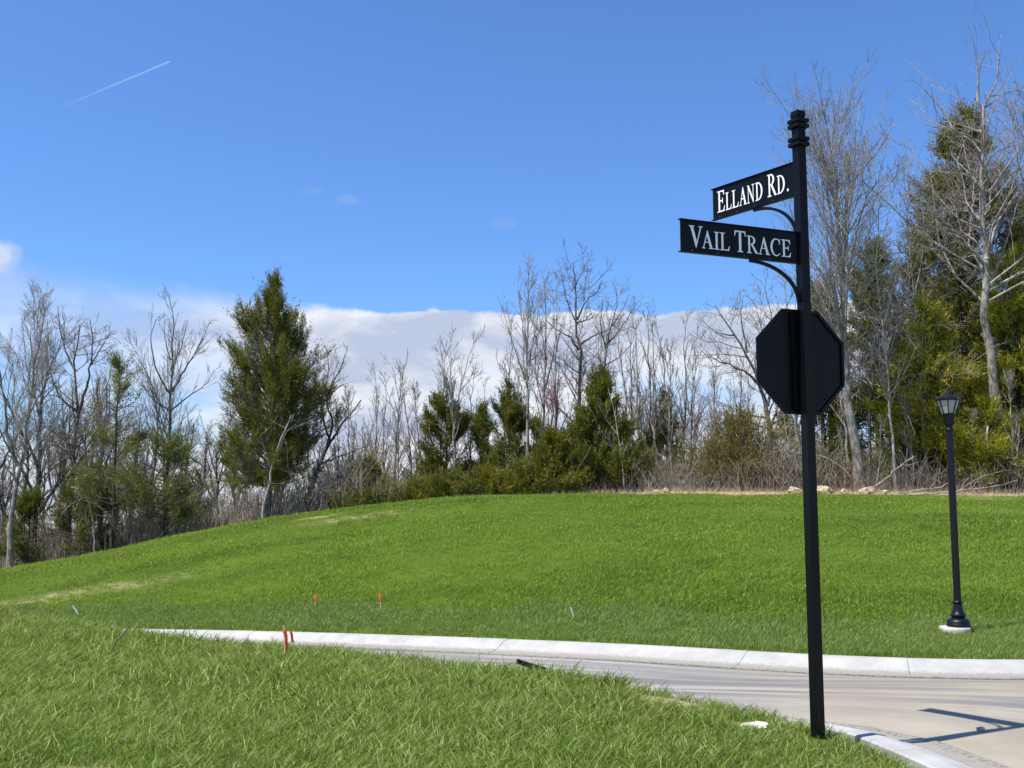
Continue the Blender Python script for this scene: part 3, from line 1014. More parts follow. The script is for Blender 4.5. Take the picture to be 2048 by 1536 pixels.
def ribbon(name, pts, w, mat, parent):
    v, f = [], []
    for i, (x, y, z, tw) in enumerate(pts):
        for s in (-1, 1):
            v.append((x + s * w * math.cos(tw), y + s * w * math.sin(tw), z + .003 * math.sin(i * 2.1)))
    n = len(pts)
    for y_ in (0.0015,):
        v += [(a, b_ + y_, c_) for a, b_, c_ in v[:2 * n]]
    f = [(2 * i, 2 * i + 1, 2 * i + 3, 2 * i + 2) for i in range(n - 1)] + [(2 * n + 2 * i, 2 * n + 2 * i + 2, 2 * n + 2 * i + 3, 2 * n + 2 * i + 1) for i in range(n - 1)]
    me = bpy.data.meshes.new(name)
    me.from_pydata(v, [], f)
    return obj(name, me, mat, parent)


rb = obj('ribbon_knot', tube_mesh('ribbon_knot', [(-.01, 0, tz - .045), (-.008, 0, tz - .08)], [.014, .016], 8), M['orange'], stk)
ribbon('ribbon', [(.0, -.014, tz - .06, .2), (.012, -.016, tz - .10, .5), (.014, -.018, tz - .15, .1), (.022, -.016, tz - .20, .6), (.026, -.016, tz - .245, .3)], .014, M['orange'], stk)
ribbon('ribbon', [(.0, -.016, tz - .062, 1.3), (.03, -.02, tz - .050, 1.0), (.055, -.018, tz - .058, .6), (.066, -.018, tz - .09, .2), (.070, -.018, tz - .13, .4), (.078, -.018, tz - .158, .2)], .012, M['orange_dark'], stk)


def hill_at(px, py, d0=13.0, d1=40.0):
    """first ground point met along the sight line of (px, py)"""
    a, b_, c_ = ray(px, py)
    dd = np.arange(d0, d1, .04)
    tt2 = dd / b_
    zz = EYE + c_ * tt2
    hh = height(a * tt2, dd)
    k_ = np.argmax(hh >= zz)
    return np.array((a * tt2[k_], dd[k_], hh[k_]))


for (px, py, pt, lean, lab) in ((632, 1215, 1200, -.02, 'short orange-topped stake in the hill grass, left of the pair'), (764, 1222, 1198, -.05, 'taller orange-topped wooden stake in the hill grass, right of the pair')):
    b = hill_at(px, py)
    s_ = tag(empty('survey_stake', b), lab, 'stake', 'orange stakes in the hill grass')
    tz = (py - pt) / F_PX * b[1] + .09
    obj('shaft', tube_mesh('shaft', [(0, 0, -.2), (lean * .45, 0, tz * .5)], [.017, .017], 5), M['stake_wood'], s_)
    obj('orange_top', tube_mesh('orange_top', [(lean * .4, 0, tz * .5), (lean, 0, tz * .97), (lean, 0, tz)], [.018, .018, .004], 6), M['orange'], s_)
b = hill_at(157, 1231)
s_ = tag(obj('plastic_stake', tube_mesh('plastic_stake', [(.03, 0, -.05), (-.08, 0, .12), (-.14, -.02, .20)], [.022, .022, .022], 8), M['white_plastic'], None, b), 'slanting white plastic pipe end in the verge at the far left', 'pipe')
b = hill_at(1148, 1240)
tag(obj('plastic_stake', tube_mesh('plastic_stake', [(.02, 0, -.05), (-.02, 0, .10), (-.055, 0, .19)], [.010, .010, .008], 6), M['white_plastic'], None, b), 'thin white stake leaning in the verge grass beyond the road', 'stake')
b = at(225, 1262, 10.7)
tag(obj('stick', tube_mesh('stick', [(-.02, 0, -.08), (.05, 0, .06), (.10, .01, .10), (.17, .02, .20)], [.010, .009, .008, .004], 6), M['bark_grey'], None, (b[0], b[1], gz(b[0], b[1]) + .09)), 'crooked dry stick poking out of the lawn at left', 'stick')
# black corrugated drain end at the lawn's edge
b = at(1058, 1331, 9.25)
bz = b[2] - .2
bm = bmesh.new()
add_box(bm, (.26, .05, .006), Matrix.Translation((.02, 0, .215)) @ Matrix.Rotation(R(17), 4, 'Y'), .002)
add_box(bm, (.26, .006, .04), Matrix.Translation((.015, .02, .195)) @ Matrix.Rotation(R(17), 4, 'Y'), .002)
add_box(bm, (.02, .012, .16), Matrix.Translation((.10, .01, .10)))
tag(obj('drain_flap', bm_mesh('drain_flap', bm), M['black_plastic'], None, (b[0], b[1], bz)), 'bent black plastic strip sticking up at the edge of the lawn', 'plastic strip')


def rock_mesh(name, r, seed, flat=.6):
    rg = random.Random(seed)
    bm = bmesh.new()
    bmesh.ops.create_icosphere(bm, subdivisions=2, radius=r)
    ph = [rg.uniform(0, 6) for _ in range(6)]
    for v in bm.verts:
        c = v.co / r
        k_ = 1 + .22 * math.sin(3 * c.x + ph[0]) * math.sin(2.6 * c.y + ph[1]) + .14 * math.sin(6 * c.z + ph[2] + 4 * c.x) + rg.uniform(-.05, .05)
        v.co = Vector((v.co.x * k_ * 1.25, v.co.y * k_, v.co.z * k_ * flat))
    return bm_mesh(name, bm)


b = on(1962, 1459, -.13)
tag(obj('stone', rock_mesh('stone', .026, 3, .75), M['rock_grey'], None, (b[0], b[1], road_z(b[0]) + .004)), 'small grey stone lying alone on the dusty road', 'stone')
b = at(1512, 1458, 7.75)
tag(obj('flat_stone', rock_mesh('flat_stone', .085, 9, .3), mat_plain('pale_stone', (.62, .58, .52), .95, .25, 40), None, (b[0], b[1], gz(b[0], b[1]) + .025)), 'pale flat stone half buried in the lawn near the post', 'stone')
# ------------------------------------------------------------------ trees
def unit(a):
    return a / np.maximum(np.linalg.norm(a, axis=-1, keepdims=True), 1e-9)


def smooth_poly(p, k):
    p = chaikin(np.asarray(p, float), 2)
    d = np.concatenate(([0], np.cumsum(np.linalg.norm(np.diff(p, axis=0), axis=1))))
    s = np.linspace(0, d[-1], k)
    return np.stack([np.interp(s, d, p[:, j]) for j in range(3)], 1)


def grow(P, Rd, per_m, tr, ang, lf, k, wig, up, rng, rf=.55, rtip=.006, lmin=.12, lmax=9.0):
    n, kk, _ = P.shape
    plen = np.linalg.norm(np.diff(P, axis=1), axis=2).sum(1)
    cnt = rng.poisson(per_m * plen)
    idx = np.repeat(np.arange(n), cnt)
    m_ = len(idx)
    if m_ == 0:
        return np.zeros((0, k, 3)), np.zeros((0, k))
    t_ = rng.uniform(tr[0], tr[1], m_)
    f = t_ * (kk - 1.001)
    i = f.astype(int)
    a = (f - i)[:, None]
    p0 = P[idx, i] * (1 - a) + P[idx, i + 1] * a
    tan = unit(P[idx, i + 1] - P[idx, i])
    r0 = Rd[idx, i] * (1 - a[:, 0]) + Rd[idx, i + 1] * a[:, 0]
    q = rng.normal(size=(m_, 3))
    q = unit(q - (q * tan).sum(1, keepdims=True) * tan)
    an = rng.normal(ang[0], ang[1], m_)[:, None]
    d = tan * np.cos(an) + q * np.sin(an)
    L = np.clip(lf * plen[idx] * (1.12 - .8 * (t_ - tr[0]) / max(1e-6, 1 - tr[0])) * rng.uniform(.6, 1.35, m_), lmin, lmax)
    st = (L / (k - 1))[:, None]
    out_ = np.empty((m_, k, 3))
    out_[:, 0] = p0
    for j in range(1, k):
        d = unit(d + rng.normal(0, wig, (m_, 3)) + np.array([0, 0, up]))
        out_[:, j] = out_[:, j - 1] + d * st
    ra = np.minimum(r0 * rf * rng.uniform(.7, 1.1, m_), .035 * L + .004)
    ra = np.maximum(ra, rtip * 1.15)
    rr = ra[:, None] + (rtip - ra)[:, None] * np.linspace(0, 1, k)[None] ** .8
    return out_, rr


STY = {
    #         per-metre counts            angles               length factors      wiggle              up
    'upright': dict(n=(2.1, 4.0, 5.6), a=((.62, .15), (.62, .2), (.6, .25)), l=(.34, .42, .46), w=(.10, .14, .18), u=(.13, .10, .07)),
    'oak': dict(n=(1.9, 3.6, 5.6), a=((.95, .2), (.85, .25), (.8, .3)), l=(.38, .42, .46), w=(.20, .24, .28), u=(.07, .06, .05)),
    'slender': dict(n=(2.6, 3.4, 4.6), a=((.55, .12), (.5, .15), (.5, .2)), l=(.20, .40, .45), w=(.07, .10, .14), u=(.10, .08, .05)),
    'vase': dict(n=(2.0, 4.0, 5.6), a=((.50, .14), (.55, .18), (.6, .22)), l=(.36, .42, .46), w=(.09, .12, .16), u=(.10, .09, .07)),
}


def branch_set(limbs, radii, style, rng, dens=1.0, tr0=.3, twig=.0052):
    s = STY[style]
    P, Rd = limbs, radii
    vs_, fs_, off = [], [], 0
    kk = (6, 5, 4)
    sides = (5, 3, 3)
    for lv in range(3):
        P, Rd = grow(P, Rd, s['n'][lv] * (dens if lv else dens ** .5), (tr0 if lv == 0 else .12, 1.0), s['a'][lv], s['l'][lv], kk[lv], s['w'][lv], s['u'][lv], rng, .55, twig * (1.35, 1.1, 1.0)[lv], (.5, .3, .18)[lv])
        if len(P) == 0:
            break
        v, f = tubes(P, Rd, sides[lv])
        vs_.append(v)
        fs_.append(f + off)
        off += len(v)
    if not vs_:
        return tubes(limbs[:, -3:], radii[:, -3:] * .5, 3)
    return np.concatenate(vs_), np.concatenate(fs_)


def limb_tubes(polys, radii, sides=9, flare=True):
    vs_, fs_, off = [], [], 0
    for i, (p, r) in enumerate(zip(polys, radii)):
        v, f = tubes(p[None], r[None], sides)
        vs_.append(v)
        fs_.append(f + off)
        off += len(v)
    return np.concatenate(vs_), np.concatenate(fs_)


def bare_parts(limbs, radii, style, seed, dens, trunk_mat, twig_mat, tr0=.3, twig=.0052):
    """limbs: list of (k,3) polylines in the tree's own space -> (trunk mesh, branches mesh)"""
    rng = np.random.default_rng(seed)
    v, f = limb_tubes(limbs, radii)
    tm = mesh_np('trunk', v, [f], True)
    tm.materials.append(M[trunk_mat])
    v, f = branch_set(np.stack(limbs), np.stack(radii), style, rng, dens, tr0, twig)
    bmn = mesh_np('branches', v, [f], True)
    bmn.materials.append(M[twig_mat])
    return tm, bmn


def hero_tree(label, d, guides, style='upright', seed=1, dens=1.0, trunk='bark_grey', twigm='twig', group=None, name='bare_tree', tr0=.3, cat='tree', twig=.0052):
    """guides: (photo points, start radius, end radius, change of distance at the tip); the first is the trunk"""
    g0 = guides[0][0][0]
    b = at(g0[0], g0[1], d)
    b[2] = gz(b[0], b[1])
    limbs, rads = [], []
    for gi, (pts, r0, r1, ddy) in enumerate(guides):
        n = len(pts)
        base_y = d
        w = [at(px, py, base_y + ddy * (j / (n - 1))) for j, (px, py) in enumerate(pts)]
        w = np.array(w) - b
        if gi == 0:
            w[0] = (0, 0, -.15)
        p = smooth_poly(w, 14)
        jit = np.random.default_rng(seed * 31 + gi).normal(0, r0 * .25, p.shape)
        jit[0] = jit[-1] = 0
        p = p + jit
        t_ = np.linspace(0, 1, 14)
        r = (r0 + (r1 - r0) * t_ ** (.75 if gi == 0 else .6)) * (1.0 if gi == 0 else .75)
        if gi == 0:
            r[0] *= 1.15
            r *= .85
        limbs.append(p)
        rads.append(r)
    tm, bmn = bare_parts(limbs, rads, style, seed, dens, trunk, twigm, tr0, twig)
    root = tag(empty(name, b), label, cat, group)
    obj('trunk', tm, None, root)
    obj('branches', bmn, None, root)
    return root


def copy_tree(src, loc, scale=1.0, rz=0.0, label=None, group=None):
    r = src.copy()
    COL.objects.link(r)
    r.location = tuple(loc)
    r.rotation_euler = (.05 * math.sin(rz * 7), .06 * math.sin(rz * 5 + 1), rz)
    r.scale = (scale, scale, scale) if not isinstance(scale, tuple) else scale
    if label:
        r['label'] = label
    if group:
        r['group'] = group
    for ch in [o for o in bpy.data.objects if o.parent == src]:
        c_ = ch.copy()
        COL.objects.link(c_)
        c_.parent = r
    return r


def auto_limbs(rng, h, style):
    limbs, rads = [], []
    k = 14
    t_ = np.linspace(0, 1, k)
    if style == 'slender':
        p = np.stack([np.cumsum(rng.normal(0, .05, k)) * h / 8, np.cumsum(rng.normal(0, .05, k)) * h / 8, t_ * h], 1)
        p -= p[0]
        limbs.append(p)
        rads.append(.0085 * h * (1 - t_) + .008)
        nl = 3
    else:
        th_ = h * (.8 if style == 'upright' else .55)
        p = np.stack([np.cumsum(rng.normal(0, .10, k)) * h / 14, np.cumsum(rng.normal(0, .10, k)) * h / 14, t_ * th_], 1)
        p -= p[0]
        limbs.append(p)
        rads.append(.0125 * h * (1 - t_ * .75) + .006)
        nl = 6
    for i in range(nl):
        a = rng.uniform(.25, .9) if style != 'vase' else rng.uniform(.45, .95)
        j = int(a * (k - 1))
        az = rng.uniform(0, 2 * np.pi)
        tilt = {'upright': .42, 'oak': .85, 'slender': .30, 'vase': .42}[style] + rng.normal(0, .1)
        L = h * {'upright': .42, 'oak': .42, 'slender': .35, 'vase': .55}[style] * rng.uniform(.75, 1.15) * (1.15 - .5 * a)
        d = np.array([math.sin(tilt) * math.cos(az), math.sin(tilt) * math.sin(az), math.cos(tilt)])
        q = [limbs[0][j]]
        for _ in range(k - 1):
            d = unit(d + rng.normal(0, .09 if style != 'oak' else .17, 3) + np.array([0, 0, .05]))
            q.append(q[-1] + d * L / (k - 1))
        limbs.append(np.array(q))
        rads.append(rads[0][j] * .62 * (1 - t_ * .85) + .004)
    return limbs, rads


def auto_tree(h, style, seed, dens, trunk, twigm, label, group, name='bare_tree', cat='tree', twig=.0052):
    rng = np.random.default_rng(seed)
    limbs, rads = auto_limbs(rng, h, style)
    tm, bmn = bare_parts(limbs, rads, style, seed + 5, dens, trunk, twigm, .3, twig)
    root = tag(empty(name, (0, 0, 0)), label, cat, group)
    obj('trunk', tm, None, root)
    obj('branches', bmn, None, root)
    root['h'] = h
    return root


def leaf_quads(C, D, ln, wd, rng):
    """diamond leaflets at C pointing along D"""
    n = len(C)
    q = rng.normal(size=(n, 3))
    S = unit(np.cross(D, q))
    L = (ln * rng.uniform(.6, 1.3, n))[:, None]
    Wd = (wd * rng.uniform(.7, 1.3, n))[:, None]
    v = np.stack([C - D * L * .5 + S * Wd * .5, C + D * L * .5, C - D * L * .5 - S * Wd * .5], 1).reshape(-1, 3)
    f = np.arange(3 * n).reshape(n, 3)
    return v, f


def cedar_parts(h, prof, zlo, nb, seed, leafmat, clump=(9, 34), leaf=(.15, .05), sig=.16, up=.55, droop=0.0, lean=0.0, tint=(.1, .75), spread=(.9, .35), trunk='bark_dark', gap=.22, trunk_r=.011, nstem=1):
    """conical evergreen: trunk, real side branches and leafy sprays carried on them"""
    rng = np.random.default_rng(seed)
    k = 12
    t_ = np.linspace(0, 1, k)
    trunks, trads = [], []
    for s in range(nstem):
        p = np.stack([np.cumsum(rng.normal(0, .03, k)) * h / 8 + lean * h * t_ ** 1.5 + (s * .35) * t_ ** .5, np.cumsum(rng.normal(0, .03, k)) * h / 8, t_ * h * (1 - .12 * s) - .12 * (t_ == 0)], 1)
        p[:, :2] -= p[0, :2] - np.array([s * .25, 0])
        trunks.append(p)
        trads.append(h * trunk_r * (1 - t_) ** .9 + .008)
    v, f = limb_tubes(trunks, trads)
    tm = mesh_np('trunk', v, [f], True)
    tm.materials.append(M[trunk])
    z = zlo + (1 - zlo) * np.sort(rng.uniform(0, 1, nb)) ** .92
    az = rng.uniform(0, 2 * np.pi, nb)
    tk = trunks[0]
    ph = rng.uniform(0, 6.28, 8)
    lob = 1 + .11 * np.sin(2 * az + ph[0] + 3 * z) + .10 * np.sin(3 * az + ph[1] - 7 * z) + .13 * np.sin(11 * z + ph[2] + az)
    Lb = np.maximum(prof(z) * lob * rng.uniform(.6, 1.1, nb), .18)
    pit = spread[1] + (spread[0] - spread[1]) * z + rng.normal(0, .12, nb)
    Lb = np.maximum(Lb / np.cos(np.clip(pit, -.3, 1.1)), .2)
    zb = np.clip(z - Lb * np.sin(pit) * .9 / h, zlo * .85, .97)          # where each branch leaves the trunk
    pit = np.minimum(pit, np.arcsin(np.clip(((z - zb) * h + .03) / Lb, -.2, 1)))      # no tip rises above its own tier
    p0 = np.stack([np.interp(zb, t_, tk[:, j]) for j in range(3)], 1)
    d = np.stack([np.cos(az) * np.cos(pit), np.sin(az) * np.cos(pit), np.sin(pit)], 1)
    kb = 7
    B = np.empty((nb, kb, 3))
    B[:, 0] = p0
    for j in range(1, kb):
        d = unit(d + rng.normal(0, .07, (nb, 3)) + np.array([0, 0, .03 - droop]))
        B[:, j] = B[:, j - 1] + d * (Lb / (kb - 1))[:, None]
    Br = (.008 + .010 * Lb)[:, None] * np.linspace(1, .3, kb)[None]
    C2, R2 = grow(B, Br, 3.4, (.28, 1.0), (.75, .2), .34, 4, .12, .10, rng, .5, .006, .22, 1.4)
    v1, f1 = tubes(B, Br, 4)
    v2, f2 = tubes(C2, R2, 3)
    bmn = mesh_np('branches', np.concatenate([v1, v2]), [f1, f2 + len(v1)], True)
    bmn.materials.append(M[trunk])
    tips = np.concatenate([C2[:, 1:].reshape(-1, 3), B[:, 4:].reshape(-1, 3)])
    dirs = np.concatenate([unit(C2[:, 1:] - C2[:, :-1]).reshape(-1, 3), unit(B[:, 4:] - B[:, 3:-1]).reshape(-1, 3)])
    # thin the sprays in coherent patches so that sky shows through
    fld = np.sin(tips[:, 0] * 2.3 + ph[3]) * np.sin(tips[:, 1] * 2.1 + ph[4]) + np.sin(tips[:, 2] * 2.6 + ph[5] + tips[:, 0])
    keep = (fld + rng.normal(0, .5, len(tips))) > -1.6 + 4 * gap * 1.2
    tips, dirs = tips[keep], dirs[keep]
    per = max(4, int(clump[1] * 1.25))
    want = min(len(tips), int(clump[0] * nb))
    sel = rng.permutation(len(tips))[:want]
    tips, dirs = tips[sel], dirs[sel]
    n = len(tips)
    pd = unit(dirs * .7 + np.array([0, 0, up * .9]) + rng.normal(0, .2, (n, 3)))
    C = np.repeat(tips, per, 0) + np.repeat(pd, per, 0) * rng.normal(.04, sig * 1.5, (n * per, 1)) + rng.normal(0, sig * .42, (n * per, 3))
    ax = tips.copy()
    ax[:, 2] = 0
    outw = unit(ax + 1e-6)
    D = unit(np.repeat(pd, per, 0) * 1.0 + np.repeat(outw, per, 0) * .2 + rng.normal(0, .34, (n * per, 3)))
    v, f = leaf_quads(C, D, leaf[0] * 1.2, leaf[1] * .72, rng)
    cm = mesh_np('crown', v, [f])
    tc = np.repeat(rng.normal(0, .16, n), per) + rng.uniform(tint[0], tint[1], n * per)
    attr_col(cm, 'tint', np.repeat(np.clip(tc, 0, 1)[:, None], 3, 0) * np.ones((1, 3)))
    cm.materials.append(M[leafmat])
    return tm, bmn, cm


def cedar(label, px, d, top_py, prof_pts, zlo=.12, nb=90, seed=1, mat='cedar', group=None, name='cedar_tree', cat='tree', **kw):
    b = at(px, 1000, d)
    b[2] = gz(b[0], b[1])
    h = float(at(px, top_py, d)[2]) - b[2]
    zs, rs = zip(*prof_pts)
    tm, bmn, cm = cedar_parts(h, lambda z: np.interp(z, zs, rs), zlo, nb, seed, mat, **kw)
    root = tag(empty(name, b), label, cat, group)
    obj('trunk', tm, None, root)
    obj('branches', bmn, None, root)
    obj('crown', cm, None, root)
    root['h'] = h
    return root


# --- the big cedar standing free on the left shoulder of the hill
cedar('tall dense cone-shaped cedar standing at the hill edge left of centre', 535, 42.6, 552,
      [(0, .7), (.10, 1.75), (.17, 2.25), (.29, 2.45), (.49, 2.3), (.60, 2.1), (.69, 1.8), (.79, 1.25), (.89, .7), (.95, .32), (1, .08)], .17, 330, 11, 'cedar', clump=(7.5, 42), leaf=(.11, .034), sig=.125, gap=.14, tint=(.02, .62), spread=(1.15, .2), nstem=2, trunk='bark_light', up=.75)
hero_tree('thin crooked white-barked tree in front of the big cedar trunk', 40.2, [([(527, 1043), (525, 1009), (538, 979), (541, 939), (554, 899), (569, 859), (583, 830)], .075, .03, .3),
          ([(541, 939), (530, 900), (520, 870)], .03, .012, -.4)], 'oak', 21, .5, 'bark_white', 'twig', tr0=.5)
hero_tree('leaning bare tree spreading to the right behind the big cedar', 44.5, [([(600, 1010), (627, 961), (642, 928), (653, 896), (671, 866), (696, 834), (722, 800)], .16, .03, 1.0),
          ([(653, 896), (668, 842), (650, 800), (672, 760), (690, 710)], .09, .02, -1.0), ([(642, 928), (700, 905), (750, 885)], .06, .015, .5), ([(660, 880), (640, 820), (660, 740), (650, 690)], .07, .015, 1.5)],
          'upright', 22, .9, 'bark_dark', 'twig')

# --- bare trees of the left wood
hero_tree('forked grey tree with pale lower trunk at the left edge', 43.5, [([(19, 1137), (24, 1060), (29, 995), (36, 931), (49, 905), (57, 825), (60, 785), (75, 700), (92, 612)], .165, .016, .6),
          ([(36, 931), (19, 893), (8, 800), (-4, 715), (-10, 640)], .12, .02, -1.2), ([(57, 830), (90, 770), (118, 700), (130, 640)], .08, .015, 1.0), ([(49, 905), (30, 840), (28, 760), (20, 690)], .07, .015, 1.4),
          ([(36, 931), (70, 870), (100, 850)], .05, .012, -1)], 'vase', 23, 1.0, 'bark_light', 'twig')
hero_tree('dark bare tree with spreading limbs behind the soft green evergreen', 46.5, [([(136, 1085), (143, 958), (151, 878), (158, 825), (152, 790), (150, 740), (155, 690), (160, 650)], .20, .025, 0),
          ([(158, 825), (140, 812), (120, 795), (96, 788)], .10, .02, -1.0), ([(158, 822), (172, 780), (182, 730), (185, 680), (180, 640)], .11, .02, .8), ([(150, 740), (130, 700), (118, 650), (116, 612)], .08, .02, 1.2),
          ([(182, 730), (205, 690), (222, 665)], .06, .012, -.8), ([(120, 795), (100, 750), (92, 690), (95, 640)], .06, .012, .6)], 'oak', 24, 1.15, 'bark_dark', 'twig_dark')
hero_tree('tall bare tree with fan-shaped crown left of the big cedar', 45.0, [([(336, 1060), (334, 958), (338, 893), (340, 822), (344, 784), (342, 720), (346, 660), (345, 620)], .17, .015, 0),
          ([(344, 790), (320, 760), (306, 715), (300, 665), (318, 632)], .08, .012, -.9), ([(344, 784), (362, 750), (388, 710), (410, 670), (420, 640)], .08, .012, .9), ([(340, 822), (380, 790), (415, 768), (428, 740)], .06, .012, -.5),
          ([(340, 822), (305, 800), (285, 770), (275, 745)], .06, .012, .7), ([(342, 720), (328, 680), (330, 640)], .05, .01, 1.0), ([(342, 740), (365, 690), (375, 640)], .06, .012, -1.0), ([(338, 893), (370, 870), (400, 860)], .05, .01, .4)], 'vase', 25, .95, 'bark_dark', 'twig')
hero_tree('broken pale dead stem leaning left at the foot of the left wood', 42.6, [([(192, 1072), (186, 1035), (172, 990), (155, 972), (142, 975)], .05, .02, -.3), ([(172, 995), (150, 1002), (120, 1028)], .02, .008, -.4)], 'oak', 26, .35, 'bark_white', 'twig', tr0=.5)

# --- trees in the middle
hero_tree('very tall thin pale tree left of the oak, top of the middle group', 41.5, [([(1057, 985), (1056, 920), (1054, 820), (1054, 700), (1056, 600), (1058, 516)], .11, .010, 0), ([(1050, 760), (1030, 700), (1012, 640), (995, 592)], .045, .008, -.5),
          ([(1054, 740), (1072, 660), (1080, 600), (1090, 560)], .05, .008, .8), ([(1054, 690), (1040, 620), (1035, 560)], .035, .007, .5), ([(1055, 660), (1066, 600), (1070, 550)], .035, .007, -.6), ([(1053, 800), (1030, 740), (1008, 700)], .035, .007, .6)],
          'slender', 31, .9, 'bark_light', 'twig')
hero_tree('slim upright tree between the very tall thin tree and the oak', 42.5, [([(1078, 985), (1082, 900), (1090, 800), (1092, 700), (1094, 620), (1088, 556)], .09, .01, .5), ([(1090, 780), (1110, 700), (1115, 620), (1112, 570)], .05, .008, .5), ([(1088, 820), (1068, 740), (1075, 660)], .04, .008, -.5),
          ([(1092, 720), (1080, 640), (1072, 590)], .035, .007, .8)], 'slender', 32, 1.0, 'bark_grey', 'twig')
hero_tree('dark bare oak with wide crooked limbs above the dark cedar', 45.0, [([(1158, 990), (1160, 880), (1158, 790), (1158, 710), (1155, 650), (1153, 600), (1150, 560), (1146, 525)], .19, .015, 0),
          ([(1157, 700), (1140, 672), (1112, 660), (1090, 640)], .08, .012, -1), ([(1157, 720), (1135, 690), (1120, 668)], .06, .012, .8), ([(1158, 690), (1185, 672), (1215, 662), (1240, 640)], .075, .012, .9),
          ([(1154, 640), (1172, 600), (1195, 585), (1205, 560)], .06, .01, -.8), ([(1154, 650), (1138, 615), (1130, 590), (1122, 535)], .06, .01, .8), ([(1155, 645), (1180, 640), (1205, 618)], .05, .01, 1),
          ([(1158, 740), (1175, 722), (1190, 712)], .05, .01, -.9), ([(1158, 770), (1130, 730), (1118, 700)], .05, .01, .6), ([(1151, 570), (1165, 545), (1172, 535)], .04, .008, .4), ([(1158, 745), (1140, 735), (1120, 715), (1100, 712)], .05, .01, -1)], 'oak', 133, 1.0, 'bark_dark', 'twig_dark')
hero_tree('smaller bare tree with forked crown right of the oak', 44.0, [([(1205, 990), (1208, 880), (1210, 740), (1213, 690), (1225, 650), (1235, 605), (1232, 575)], .12, .012, 0), ([(1213, 690), (1240, 660), (1265, 620), (1278, 600)], .07, .01, .8),
          ([(1213, 700), (1200, 650), (1205, 600)], .06, .01, -.8), ([(1211, 730), (1240, 715), (1262, 690)], .05, .01, .5), ([(1225, 650), (1245, 620), (1258, 590)], .04, .01, -.6)], 'oak', 34, .95, 'bark_dark', 'twig')
hero_tree('thin forked white sapling in front of the dark cedar', 38.6, [([(1250, 972), (1244, 920), (1236, 870), (1228, 820), (1216, 775)], .045, .012, 0), ([(1243, 910), (1225, 890), (1214, 875)], .02, .008, -.2), ([(1236, 870), (1220, 850), (1208, 830)], .02, .008, .2)], 'slender', 35, .6, 'bark_white', 'twig')
hero_tree('cluster tree with two thin stems above the mid cedars', 42.5, [([(912, 960), (910, 929), (908, 851), (919, 781), (938, 710), (958, 664)], .07, .008, 0), ([(910, 900), (904, 800), (900, 720), (902, 664)], .06, .008, .5), ([(908, 851), (893, 780), (885, 720), (880, 690)], .04, .007, -.5),
          ([(919, 781), (940, 760), (965, 742)], .03, .006, .3), ([(905, 800), (888, 740), (880, 700)], .03, .006, .6)], 'slender', 36, 1.1, 'bark_light', 'twig')
hero_tree('straight thin sapling rising left of the mid cedars', 42.0, [([(797, 1000), (796, 920), (796, 851), (800, 781), (808, 740), (815, 715)], .06, .008, 0), ([(798, 800), (788, 750), (780, 722)], .03, .006, .4), ([(797, 850), (780, 800), (765, 760)], .025, .006, -.4)], 'slender', 37, 1.0, 'bark_light', 'twig')
hero_tree('slanting sapling nearest the big cedar on its right', 41.5, [([(726, 1018), (722, 960), (719, 904), (705, 850), (690, 800)], .05, .008, 0), ([(721, 940), (738, 880), (752, 820), (760, 770)], .035, .007, .5)], 'slender', 38, 1.0, 'bark_light', 'twig')

# --- right of the middle
hero_tree('bare tree with limbs sweeping left behind the stop sign', 44.0, [([(1560, 990), (1548, 880), (1530, 800), (1512, 750), (1492, 700), (1470, 670), (1448, 640), (1430, 610)], .20, .015, 0), ([(1520, 770), (1495, 745), (1460, 730), (1430, 720), (1402, 700)], .10, .012, -1),
          ([(1495, 705), (1485, 660), (1480, 620), (1488, 590)], .08, .012, .8), ([(1470, 670), (1440, 670), (1412, 650), (1398, 630)], .06, .01, .6), ([(1535, 810), (1550, 740), (1545, 660), (1540, 600), (1520, 560)], .10, .012, .8), ([(1545, 660), (1575, 610), (1590, 575)], .06, .01, -.6),
          ([(1512, 750), (1530, 690), (1520, 640), (1505, 600)], .07, .01, 1.2)], 'oak', 41, 1.1, 'bark_grey', 'twig')
hero_tree('tallest straight grey tree rising directly behind the sign post', 37.6, [([(1722, 988), (1711, 900), (1700, 820), (1690, 740), (1684, 640), (1680, 520), (1672, 420), (1668, 320), (1650, 230), (1636, 165)], .25, .014, 0),
          ([(1684, 640), (1690, 540), (1692, 440), (1700, 340), (1715, 260), (1722, 205)], .12, .012, .8), ([(1682, 560), (1665, 470), (1655, 380), (1660, 300), (1672, 220), (1674, 180)], .10, .012, -.7), ([(1684, 600), (1712, 470), (1730, 400), (1765, 345), (1775, 275)], .09, .012, .7),
          ([(1688, 480), (1735, 400), (1790, 360), (1800, 330)], .06, .01, -.6), ([(1684, 640), (1655, 560), (1625, 520), (1575, 500)], .07, .01, -.6), ([(1680, 520), (1650, 450), (1625, 380), (1622, 320)], .06, .01, .8), ([(1695, 560), (1640, 545), (1605, 520), (1550, 505)], .05, .01, .5),
          ([(1670, 400), (1640, 330), (1625, 260), (1622, 215)], .06, .01, .4), ([(1695, 400), (1725, 320), (1745, 250)], .06, .01, .4), ([(1690, 700), (1640, 590), (1620, 560)], .06, .01, .9)],
          'vase', 42, .68, 'bark_light', 'twig')
hero_tree('slender pale sapling just right of the tallest grey tree', 37.2, [([(1793, 985), (1786, 900), (1778, 800), (1770, 700), (1762, 620), (1752, 560), (1755, 480)], .075, .012, 0), ([(1766, 660), (1780, 600), (1795, 540), (1800, 470)], .04, .008, .6), ([(1773, 730), (1740, 700), (1715, 680)], .025, .007, -.4), ([(1754, 540), (1740, 470), (1725, 430)], .03, .007, -.4)],
          'slender', 43, .9, 'bark_white', 'twig')
